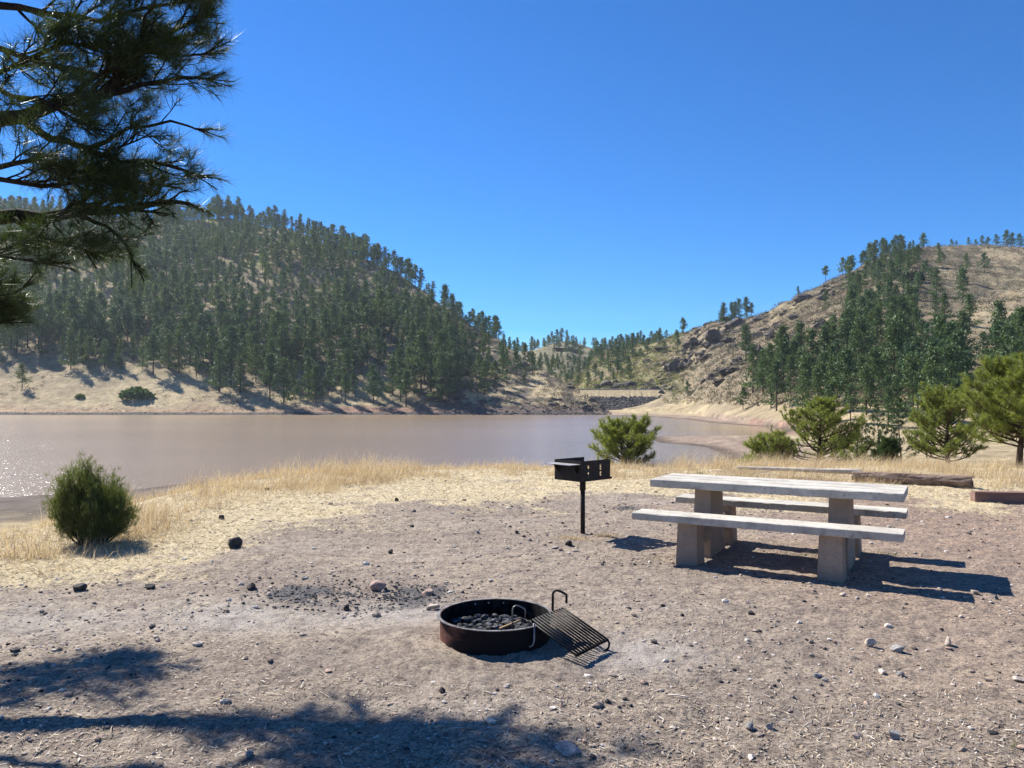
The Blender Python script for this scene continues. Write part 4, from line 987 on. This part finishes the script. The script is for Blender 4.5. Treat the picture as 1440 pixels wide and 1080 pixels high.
def pebbles():
    n = 21000; px = rng.uniform(-60, 1500, n); Y = 2.6+rng.random(n)**1.25*12.5; X = (px-720)*Y/FPX
    n1 = fbm(X*.8, Y*.8, 4, 131); k = rng.random(n) < .25+.75*ss(-.3, .4, n1); k &= np.hypot(X-FR[0], Y-FR[1]) > .37
    z, q = terrain(X, Y, True); st, ch, ash = near_masks(X, Y, q); k &= (q['dr'] < 0) & (rng.random(n) > st*.6)
    X, Y, ch = X[k], Y[k], ch[k]; n = len(X); z = micro(X, Y)
    V0, F0 = ICO[1]; sz = np.exp(rng.normal(size=n)*.55)*.0052; sz = np.minimum(sz, .028)
    sz = sz*np.interp(Y, [2.5, 6, 14], [.85, 1.15, 1.5])
    Vr = V0[None]*(1+rng.normal(size=(n, len(V0), 1))*.16)
    sc3 = np.stack([rng.uniform(.8, 1.5, n), rng.uniform(.7, 1.2, n), rng.uniform(.4, .85, n)], 1)
    Vr = Vr*sc3[:, None]*sz[:, None, None]; a = rng.random(n)*6.283; c_, s_ = np.cos(a)[:, None], np.sin(a)[:, None]
    x, y = Vr[..., 0]*c_-Vr[..., 1]*s_, Vr[..., 0]*s_+Vr[..., 1]*c_
    V = np.stack([x+X[:, None], y+Y[:, None], Vr[..., 2]+(z+sz*.25)[:, None]], -1).reshape(-1, 3)
    F = (F0[None]+np.arange(n)[:, None, None]*len(V0)).reshape(-1, 3)
    pal = np.array([[.44, .36, .30], [.34, .27, .22], [.50, .44, .38], [.24, .19, .16], [.08, .07, .065], [.58, .53, .47], [.38, .27, .21]])
    c = pal[rng.integers(len(pal), size=n)]*(.8+.35*rng.random((n, 1)))
    dk = rng.random(n) < ch*.9+.06; c[dk] = np.array([.035, .033, .033])
    tag(obj('gravel', mesh_np(V, F, np.repeat(c, len(V0), 0), False, 'g'), M['gravel']), 'pebbles and grit scattered over the campsite', kind='stuff'); print('PEBBLES', n)
pebbles()
def charbits():
    n = 1500; c = rng.random(n); px = np.where(c < .6, rng.normal(480, 75, n), np.where(c < .85, rng.normal(590, 40, n), rng.normal(880, 20, n)))
    py = np.where(c < .6, rng.normal(838, 11, n), np.where(c < .85, rng.normal(833, 9, n), rng.normal(716, 3, n)))
    Y = CAMZ*FPX/(py-HOR); X = (px-720)*Y/FPX; Vs, Fs = [], []; k = 0; z = micro(X, Y)
    for i in range(n):
        s = float(min(np.exp(rng.normal()*.65)*.0045, .011)); V, F = rock_mesh((s*1.4, s, s*.7), int(rng.integers(1e6)), 1, 3, .15)
        Vs.append(V+np.array([X[i], Y[i], z[i]+s*.3])); Fs.append(F+k); k += len(V)
    tag(obj('charcoal_bits', mesh_np(np.vstack(Vs), np.vstack(Fs), None, False, 'c'), M['char']), 'old charcoal crumbs spread on the ash left of the fire ring', kind='stuff')
charbits()
# ------------------------------------------------------------------ single stones
def stone(px, py, w_, h_, mat, label, seed, cat='stone', deep=.8, cut=8):
    p = gp(px, py); s = p[1]/FPX; V, F = rock_mesh((w_*s*.55, w_*s*.5*deep, h_*s*.62), seed, 3, cut, .16)
    o = obj('stone', mesh_np(V, F, None, False, 'stone'), M[mat], None, (p[0], p[1]+w_*s*.3, float(micro(np.array([p[0]]), np.array([p[1]]))[0])+h_*s*.38)); o.rotation_euler = (0, 0, seed*.7)
    tag(o, label, cat, 'single stones on the campsite')
for i, a in enumerate([
    (327, 771, 24, 16, 'rock_dark', 'biggest black stone in the straw right of the juniper bush'),
    (109, 832, 18, 11, 'rock_dark', 'black stone at far left on bare dirt below the juniper bush'),
    (208, 829, 17, 8, 'rock_dark', 'flat black stone right of the far left black stone'),
    (352, 830, 14, 10, 'rock_dark', 'pointed black stone left of the charcoal patch'),
    (310, 729, 9, 6, 'rock_dark', 'small black stone high in the yellow straw'),
    (531, 829, 30, 13, 'rock_pink', 'pale slab stone with dark shaded face beside the charcoal patch'),
    (600, 838, 24, 10, 'rock_pink', 'low pinkish stone just behind the fire ring'),
    (607, 859, 20, 10, 'rock_tan', 'pale wedge of stone near the left rim of the fire ring'),
    (378, 839, 9, 5, 'rock_tan', 'small white stone left of the charcoal patch'),
    (487, 855, 12, 8, 'rock_dark', 'dark lump among the charcoal crumbs'),
    (557, 706, 8, 6, 'rock_dark', 'little black stone near the grass edge at centre'),
    (549, 779, 8, 7, 'rock_dark', 'round black stone halfway between the grass edge and the pale slab'),
    (726, 751, 8, 6, 'rock_dark', 'black stone left of the grill post'),
    (1227, 910, 17, 13, 'rock_tan', 'cream stone lit on top below the picnic table, left of a grey one'),
    (1267, 917, 22, 10, 'rock_grey', 'flat grey stone right of the cream stone'),
    (1336, 907, 13, 13, 'rock_tan', 'upright pale stone farthest right below the table shadow'),
    (1151, 951, 12, 8, 'rock_grey', 'small pale stone with a dark underside in open dirt'),
    (1267, 948, 12, 7, 'rock_grey', 'small rounded grey stone below the flat grey stone'),
    (1055, 1024, 15, 10, 'rock_grey', 'light grey stone left of its darker neighbour near the bottom edge'),
    (1083, 1023, 13, 8, 'rock_grey', 'darker grey stone right of the light grey one near the bottom edge'),
    (1260, 1039, 19, 14, 'rock_grey', 'knobbly round grey stone near the bottom edge at right'),
    (1437, 957, 20, 8, 'rock_tan', 'flat cream stone at the right border of the picture'),
    (798, 1066, 42, 14, 'rock_grey', 'broad half buried stone in the tree shadow at the bottom'),
    (622, 977, 11, 8, 'rock_dark', 'black pebble with a straw beside it under the fire ring'),
    (800, 768, 14, 7, 'rock_dark', 'dark crumbly stone in the dry tuft at the grill post'),
    (1186, 841, 10, 6, 'rock_tan', 'small cream stone in front of the table shadow'),
    (1372, 834, 11, 7, 'rock_tan', 'cream stone just under the tip of the table shadow'),
    (350, 1068, 14, 9, 'rock_grey', 'grey stone in deep tree shade at the bottom left'),
    (502, 1024, 9, 8, 'rock_grey', 'small pale grey stone in the middle tree shadow')]): stone(*a, seed=500+i*3)
V_ = None
# ------------------------------------------------------------------ fire ring
def firering():
    RR, HH = .335, .215; z0 = -.055
    root = empty('fire_ring', (FR[0], FR[1], 0)); tag(root, 'rusty steel fire ring with a tilted cooking grate on its right side', 'fire ring')
    def shell(r0, r1, za, zb_, n=96):
        m = MB(); V = []; F = []
        for i in range(n):
            t = 2*PI*i/n; c, s = math.cos(t), math.sin(t)
            V += [(r0*c, r0*s, za), (r0*c, r0*s, zb_), (r1*c, r1*s, zb_), (r1*c, r1*s, za)]
        for i in range(n):
            a, b = 4*i, 4*((i+1) % n)
            for k in range(4): F.append((a+k, b+k, b+(k+1) % 4, a+(k+1) % 4))
        return m.add(V, F)
    zt = HH+z0+.02
    shell(RR-.002, RR+.002, -.1, zt).build('ring_wall', M['rust_shaded'], root, True).data.polygons.foreach_set('use_smooth', [False]*384)
    shell(RR-.0055, RR-.0025, -.1, zt-.002).build('sooty_lining', M['soot'], root)
    shell(RR+.0022, RR+.020, zt-.004, zt).build('rim', M['rim'], root)
    for t in (1.72, 1.42, 2.0):                         # light grey discs standing in for sunlit holes in the back wall
        m = MB(); c, s = math.cos(t), math.sin(t); m.tube([((RR-.006)*c, (RR-.006)*s, zt-.022), ((RR-.012)*c, (RR-.012)*s, zt-.022)], .006, 8)
        m.build('bolt_and_lit_hole', M['plate'], root)
    m = MB(); t = -1.32; m.tube([((RR+.001)*math.cos(t), (RR+.001)*math.sin(t), .035), ((RR+.009)*math.cos(t), (RR+.009)*math.sin(t), .035)], .007, 8); m.build('bolt_and_lit_hole', M['plate'], root)
    # grate
    g = empty('cooking_grate'); g.parent = root
    base = Vector((FR[0], FR[1], 0)); Mm = Vector((.213, 4.643, zt+.015))-base; u = Vector((.6, .8, 0)).normalized(); e = Vector((.250, -.195, -.132))
    A = Mm-u*.175; B = Mm+u*.175; D = A+e; C_ = B+e
    m = MB(); m.tube([A, B], .0075, 8); m.tube([D, C_], .008, 8); m.tube([A, D], .006, 8); m.tube([B, C_], .006, 8); m.build('frame', M['steel'], g, True)
    m = MB(); nrm = u.cross(e).normalized()
    if nrm.z < 0: nrm = -nrm
    for k in range(12):
        s = A.lerp(B, (k+.5)/12)+nrm*.009; m.tube([s, s+e], .006, 8)
    m.build('bars', M['steel'], g, True)
    m = MB()
    ed = e.normalized()
    m.tube([D+ed*.004+u*(-.004), C_+ed*.004], .0085, 8); m.build('end_bar', M['rust_shaded'], g, True)
    def hoop(p, dirv, h, w_, r, name, mat):
        pts = [p, p+Vector((0, 0, h*.8))]
        for k in range(1, 9):
            t = PI*.5*k/8; pts.append(p+Vector((0, 0, h*.8))+Vector((0, 0, h*.2))*math.sin(min(PI, t*2))+dirv*(w_*(1-math.cos(t*1))*1.0))
        pts.append(p+dirv*w_+Vector((0, 0, h*.42)))
        mm = MB(); mm.tube(pts, r, 8); mm.build(name, M[mat], root, True)
    hoop(B+Vector((-.065, -.02, -.02)), Vector((.085, .0, 0)), .135, 1.0, .0075, 'handle', 'steel')
    hoop(A+Vector((-.105, .02, -.05)), Vector((.075, .02, 0)), .135, 1.0, .004, 'handle', 'wire')
    m = MB(); q = A+Vector((.02, -.045, 0)); m.tube([q, q+Vector((0, 0, -.10)), q+Vector((-.008, -.004, -.125)), q+Vector((-.03, -.006, -.135))], .0065, 8); m.build('support_rod', M['wire'], root, True)
    m = MB(); m.tube([C_, C_+Vector((.012, -.01, -.02)), C_+Vector((.006, -.02, -.045)), C_+Vector((-.02, -.03, -.065))], .007, 8); m.build('grate_foot', M['steel'], g, True)
    # ash and coals
    n = 48; V = [(0, 0, .06)]; F = []
    for k in range(1, 9):
        for i in range(n):
            t = 2*PI*i/n; r = (RR-.008)*k/8; V.append((r*math.cos(t), r*math.sin(t), (.052)+.018*math.sin(r*40+i)*(.5)+.02*(1-k/8)+random.uniform(-.004, .004)))
    for i in range(n): F.append((0, 1+i, 1+(i+1) % n))
    for k in range(7):
        for i in range(n): a, b = 1+k*n+i, 1+k*n+(i+1) % n; F.append((a, a+n, b+n, b))
    o = MB().add(V, F).build('ash_bed', M['char'], None, False, 0, (FR[0], FR[1], 0)); tag(o, 'grey ash bed filling the fire ring', kind='stuff')
    Vs, Fs = [], []; k = 0
    for i in range(210):
        a = rng.random()*6.283; r = RR*.88*math.sqrt(rng.random()); s = rng.uniform(.008, .026)
        V, F = rock_mesh((s*1.4, s, s*.85), int(rng.integers(1e6)), 2, 6, .2); Vs.append(V+np.array([FR[0]+r*math.cos(a), FR[1]+r*math.sin(a), .070+.035*(1-r/RR)+rng.random()*.02])); Fs.append(F+k); k += len(V)
    tag(obj('burnt_coals', mesh_np(np.vstack(Vs), np.vstack(Fs), None, False, 'coals'), M['char']), 'charred lumps of wood heaped inside the fire ring', kind='stuff')
    m = MB(); m.tube([(0, 0, 0), (.07, .0, .03), (.15, .005, .062)], [.009, .007, .006], 6); o = m.build('charred_stick', M['stick'], None, True, 0, (FR[0]+.01, FR[1]-.08, .10)); tag(o, 'yellow brown half burnt stick on the coals in the fire ring', 'stick')
firering()
o_px = gp(686, 941); V, F = rock_mesh((.035, .022, .016), 71, 3, 3, .05); o = obj('stone', mesh_np(V, F, None, True, 's'), M['riverstone'], None, (o_px[0], o_px[1], .008)); tag(o, 'smooth blue grey stone at the foot of the fire ring in its shadow', 'stone', 'single stones on the campsite')
q = gp(712, 946); m = MB(); m.tube([(q[0]+.046*math.cos(t), q[1]+.01*math.sin(t), -.01+.045*math.sin(t)) for t in np.linspace(0, PI, 16)], .002, 6); o = m.build('wire_loop', M['wire'], None, True); tag(o, 'thin bent wire loop stuck in the dirt at the foot of the fire ring', 'wire')

# ------------------------------------------------------------------ park grill
def grill():
    pc = Vector((.785, 8.52, 0)); k = 8.52/8.3
    root = empty('park_grill', tuple(pc)); tag(root, 'black steel barbecue grill on a single post at the edge of the site', 'barbecue grill')
    ux = Vector((-.68, .733, 0)).normalized()     # along the back wall, near corner -> left corner
    uy = Vector((.733, .68, 0)).normalized()      # along the side walls, near corner -> right corner
    up = Vector((0, 0, 1)); Wb, Dp, Hb = .385, .475, .215
    zb = .60; N = Vector((-.045, -.315, zb)); th = .006
    ax = (ux, uy, up)
    def wall_slots(o0, length, mats, name):
        # a side wall with two notched ladder slots, assembled as one mesh
        m = MB()
        def bx(a0, a1, z0, z1): m.box(o0+uy*((a0+a1)/2)+up*((z0+z1)/2), (th/2, (a1-a0)/2, (z1-z0)/2), ax)
        s1, s2, sw, z0, z1 = .10, .30, .028, .035, .165
        cuts = [0, s1, s1+sw, s2, s2+sw, length]
        bx(cuts[0], cuts[1], 0, Hb); bx(cuts[2], cuts[3], 0, Hb); bx(cuts[4], cuts[5], 0, Hb)
        for s in (s1, s2):
            bx(s, s+sw, 0, z0); bx(s, s+sw, z1, Hb)
            for j in range(4): m.box(o0+uy*(s+sw-.007)+up*(z0+.028+j*.031), (th/2-.0004, .0068, .005), ax)
            m.box(o0+uy*(s-.004+.006)+up*(z0+.062), (th/2-.0004, .005, .008), ax)
        return m.build(name, M['steel'], root)
    wall_slots(N, Dp, None, 'side_wall'); wall_slots(N+ux*Wb, Dp, None, 'side_wall')
    m = MB(); m.box(N+ux*(Wb/2)+uy*(-th/2-.0005)+up*(Hb/2), (Wb/2+th/2, th/2, Hb/2), ax); m.build('back_wall', M['steel'], root)
    m = MB(); m.box(N+ux*(Wb/2)+uy*(Dp/2+.012)+up*(-.0035), (Wb/2+.004, Dp/2+.016, .003), ax); m.box(N+ux*(Wb/2)+uy*(Dp+.028)+up*(.008), (Wb/2+.004, .003, .0085), ax); m.build('floor_plate', M['steel'], root)
    m = MB(); m.box(N+ux*(Wb/2-.005)+uy*(-.009-.082)+up*(Hb-.035), (Wb/2-.012, .082, .003), ax); m.build('utility_shelf', M['plate'], root)
    m = MB()
    for s in (.05, Wb-.06): m.add([N+ux*s+uy*-.0075+up*(Hb-.04), N+ux*s+uy*-.10+up*(Hb-.04), N+ux*s+uy*-.0075+up*(Hb-.14), N+ux*(s+.005)+uy*-.0075+up*(Hb-.04), N+ux*(s+.005)+uy*-.10+up*(Hb-.04), N+ux*(s+.005)+uy*-.0075+up*(Hb-.14)], [(0, 1, 2), (5, 4, 3), (0, 3, 4, 1), (1, 4, 5, 2), (2, 5, 3, 0)])
    m.build('shelf_bracket', M['steel'], root)
    m = MB()
    for j in range(11): s = .035+j*(Wb-.07)/10; m.tube([N+ux*s+uy*.03+up*.085, N+ux*s+uy*(Dp-.01)+up*.085], .0042, 6)
    m.tube([N+ux*.008+uy*.06+up*.08, N+ux*(Wb-.008)+uy*.06+up*.08], .006, 6); m.tube([N+ux*.008+uy*(Dp-.05)+up*.08, N+ux*(Wb-.008)+uy*(Dp-.05)+up*.08], .006, 6)
    m.build('cooking_grate', M['steel'], root, True)
    MB().tube([(0, 0, -.1), (0, 0, zb-.006)], .0255, 18).build('post', M['steel'], root, True)
    MB().tube([(0, 0, zb-.135), (0, 0, zb-.007)], .0335, 18).build('collar', M['steel'], root, True)
grill()
def tuft_clump(px, py, w_, n, h, label, name='dry_grass_clump', green=0):
    p = gp(px, py); s = p[1]/FPX; X = p[0]+rng.normal(size=n)*w_*s*.5; Y = p[1]+rng.normal(size=n)*w_*s*.35
    o = grass_blades(name, X, Y, np.full(n, h), label, .004, .9, kind='stuff')
    if green: o.data.materials.clear(); o.data.materials.append(M['juniper'])
    o['category'] = 'grass clump' if not green else 'weed'; return o
tuft_clump(805, 757, 26, 520, .055, 'dry straw clump at the left foot of the grill post')
tuft_clump(850, 753, 20, 420, .06, 'dry straw clump at the right foot of the grill post')
tuft_clump(1422, 1048, 18, 60, .035, 'tiny green weed in the bottom right corner', 'weed', 1)
tuft_clump(917, 784, 24, 160, .03, 'faded green weed between grill shadow and table leg', 'weed', 1)
tuft_clump(1125, 782, 60, 500, .035, 'low weeds growing in the shadow under the picnic table', 'weed', 1)
tuft_clump(1252, 778, 30, 300, .035, 'low weeds by the right legs of the picnic table', 'weed', 1)
tuft_clump(984, 666, 10, 120, .12, 'small green weed in the grass left of the table, high', 'weed', 1)

# ------------------------------------------------------------------ picnic table
def table():
    u = Vector((.866, -.5, 0)); u.normalize(); v = Vector((.5, .866, 0)).normalized(); up = Vector((0, 0, 1)); ax = (u, v, up)
    Bc = Vector((3.045, 5.975, 0)); L = 2.24
    cen = Bc-u*(L/2)+v*.78; root = empty('picnic_table', tuple(cen)); tag(root, 'weathered grey concrete picnic table with two fixed benches', 'picnic table')
    def slab(c, half, name, nplank=1):
        import bmesh
        m = MB(); nn = 60; V = []; F = []; g = np.random.default_rng(int(abs(c.y)*1000)+3)
        def wear(i, sx, sz):
            w0 = .004+.006*max(0., float(fbm(np.array([i*.35+sx*31.+c.x*7]), np.array([sz*17.+c.y*5]), 3, 5)[0]))*2
            return w0
        for i in range(nn+1):
            a = -half[0]+2*half[0]*i/nn; prof_ = []
            for sx, sz in ((-1, -1), (1, -1), (1, 1), (-1, 1)):
                q = wear(i, sx, sz); y0, z0 = sx*half[1], sz*half[2]
                pa, pb = (y0-sx*q, z0), (y0, z0-sz*q)
                prof_ += [pa, pb] if (sx*sz) < 0 else [pb, pa]
            # order the eight points round the section
            prof_ = sorted(prof_, key=lambda p: math.atan2(p[1]/half[2], p[0]/half[1]))
            e = .003*g.random() if i in (0, nn) else 0
            V += [Vector(c)+u*(a*(1-e))+v*p[0]+up*p[1] for p in prof_]
        for i in range(nn):
            for k in range(8): F.append((i*8+k, (i+1)*8+k, (i+1)*8+(k+1) % 8, i*8+(k+1) % 8))
        F += [tuple(range(8)), tuple(nn*8+k for k in range(8))[::-1]]
        m.add(V, F); return m.build(name, M['concrete'], root, False)
    def rel(a, b_, z): return u*a+v*b_+up*z        # relative to table centre
    # top: three boards' worth of cast grooves shown as separate cast strips
    slab(rel(.0, 0, .705-.037), (L/2-.02, .34, .037), 'tabletop')
    m = MB()
    for s in (-.113, .113): m.box(rel(0, s, .7052), (L/2-.03, .0035, .0012), ax)
    m.build('groove', M['leg'], root)
    fb = -.78+.14; slab(rel(0, fb, .44-.033), (L/2, .14, .033), 'bench'); slab(rel(-.02, -fb, .44-.033), (L/2-.02, .14, .033), 'bench')
    def leg(a, b_, hw, hd, zt, name, tp=.78):
        m = MB(); m.box(rel(a, b_, (zt-.12)/2), (hw, hd, (zt+.12)/2), ax, tp); m.build(name, M['leg'], root, False, .008)
    for a in (-.62, .58):
        leg(a, 0, .095, .27, .705-.075, 'leg', .80)
        leg(a, fb+.03, .105, .12, .44-.067, 'bench_leg', .84)
        leg(a, -fb-.03, .105, .12, .44-.067, 'bench_leg', .84)
        m = MB(); m.box(rel(a, 0, .22), (.04, abs(fb)-.12, .09), ax); m.build('brace', M['leg'], root, False, .006)
table()
# ------------------------------------------------------------------ logs and timber
def log(p0, p1, r, label, mat, seed, name='fallen_log', taper=.8, jag=.12):
    g = np.random.default_rng(seed); p0, p1 = np.array(p0), np.array(p1); c = p0; n = 40; k = 22; V = []; F = []
    d = unit(p1-p0); sdv = unit(np.cross(d, [0, 0, 1])); u2 = np.cross(sdv, d); Lg = np.linalg.norm(p1-p0)
    for i in range(n+1):
        t = i/n
        for j in range(k):
            a = 2*PI*j/k; rr = r*(1-(1-taper)*t)*(1+.10*float(fbm(np.array([a*1.2+seed]), np.array([t*Lg*1.5]), 3, seed)[0])*1.6+jag*float(vn(np.array([j*1.0]), np.array([t*9.0]), seed)[0]-.5))
            V.append(p0*0+d*Lg*t+(sdv*math.cos(a)+u2*math.sin(a))*rr+(0 if 0 < i < n else d*g.normal()*.03))
    for i in range(n):
        for j in range(k): q_ = (j+1) % k; F.append((i*k+j, i*k+q_, (i+1)*k+q_, (i+1)*k+j))
    F += [tuple(range(k))[::-1], tuple(n*k+j for j in range(k))]
    o = MB().add(V, F).build(name, M[mat], None, False, 0, tuple(p0)); tag(o, label, 'log'); return o
a_ = gp(1385, 690); b_ = gp(1212, 680)
log((a_[0], a_[1]+.35, .10), (b_[0], b_[1]+.3, .10), .105, 'thick brown fallen log behind the picnic table at right', 'log', 4)
a_ = gp(1216, 677); b_ = gp(1052, 671)
log((a_[0], a_[1]+.2, .15), (b_[0], b_[1]+.6, .12), .05, 'thinner pale weathered log left of the brown log', 'pale_wood', 9, taper=.6)
def timber():
    p = gp(1371, 706); q_ = gp(1520, 709); d = Vector((q_[0]-p[0], q_[1]-p[1], 0)); L = d.length; d.normalize(); n = Vector((-d.y, d.x, 0))
    c = Vector((p[0], p[1], 0))+d*(L/2)+n*.08; m = MB(); m.box((0, 0, 0), (L/2, .08, .085), (d, n, Vector((0, 0, 1)))); o = m.build('edging_timber', M['timber'], None, False, .01, (c.x, c.y, .06)); tag(o, 'squared reddish timber edging the site at the right border', 'timber')
timber()
a_ = gp(745, 1005)
def twigs():
    for i, (x, y, L, ang, lab) in enumerate([(624, 1031, .10, .3, 'pale stick in the tree shadow at the bottom'), (1130, 1026, .07, .6, 'short pale stick beside the grey stones at the bottom'), (1413, 1030, .10, -.5, 'pale splinter near the bottom right corner'), (697, 952+30, .09, 2.4, 'thin straw beside the black pebble below the fire ring'), (940, 980, .10, -.5, 'thin pale stick right of the fire ring')]):
        p = gp(x, y); d = Vector((math.cos(ang), math.sin(ang), 0)); m = MB(); m.tube([(0, 0, 0), tuple(d*L*.5+Vector((0, 0, .006))), tuple(d*L)], [.004, .0035, .002], 6)
        o = m.build('stick', M['pale_wood'], None, True, 0, (p[0], p[1], .012)); tag(o, lab, 'stick')
twigs()

def haze():
    m = MB(); m.box((0, 1000, 196), (3000, 3000, 210)); o = m.build('haze', None)
    mt = bpy.data.materials.new('haze'); mt.use_nodes = True; t = mt.node_tree; t.nodes.clear()
    out = t.nodes.new('ShaderNodeOutputMaterial'); v = t.nodes.new('ShaderNodeVolumePrincipled')
    v.inputs['Color'].default_value = (.80, .89, 1, 1); v.inputs['Density'].default_value = HAZE; v.inputs['Anisotropy'].default_value = .2
    t.links.new(v.outputs[0], out.inputs['Volume']); o.data.materials.append(mt); tag(o, 'thin bluish haze over the valley', kind='stuff')
haze()
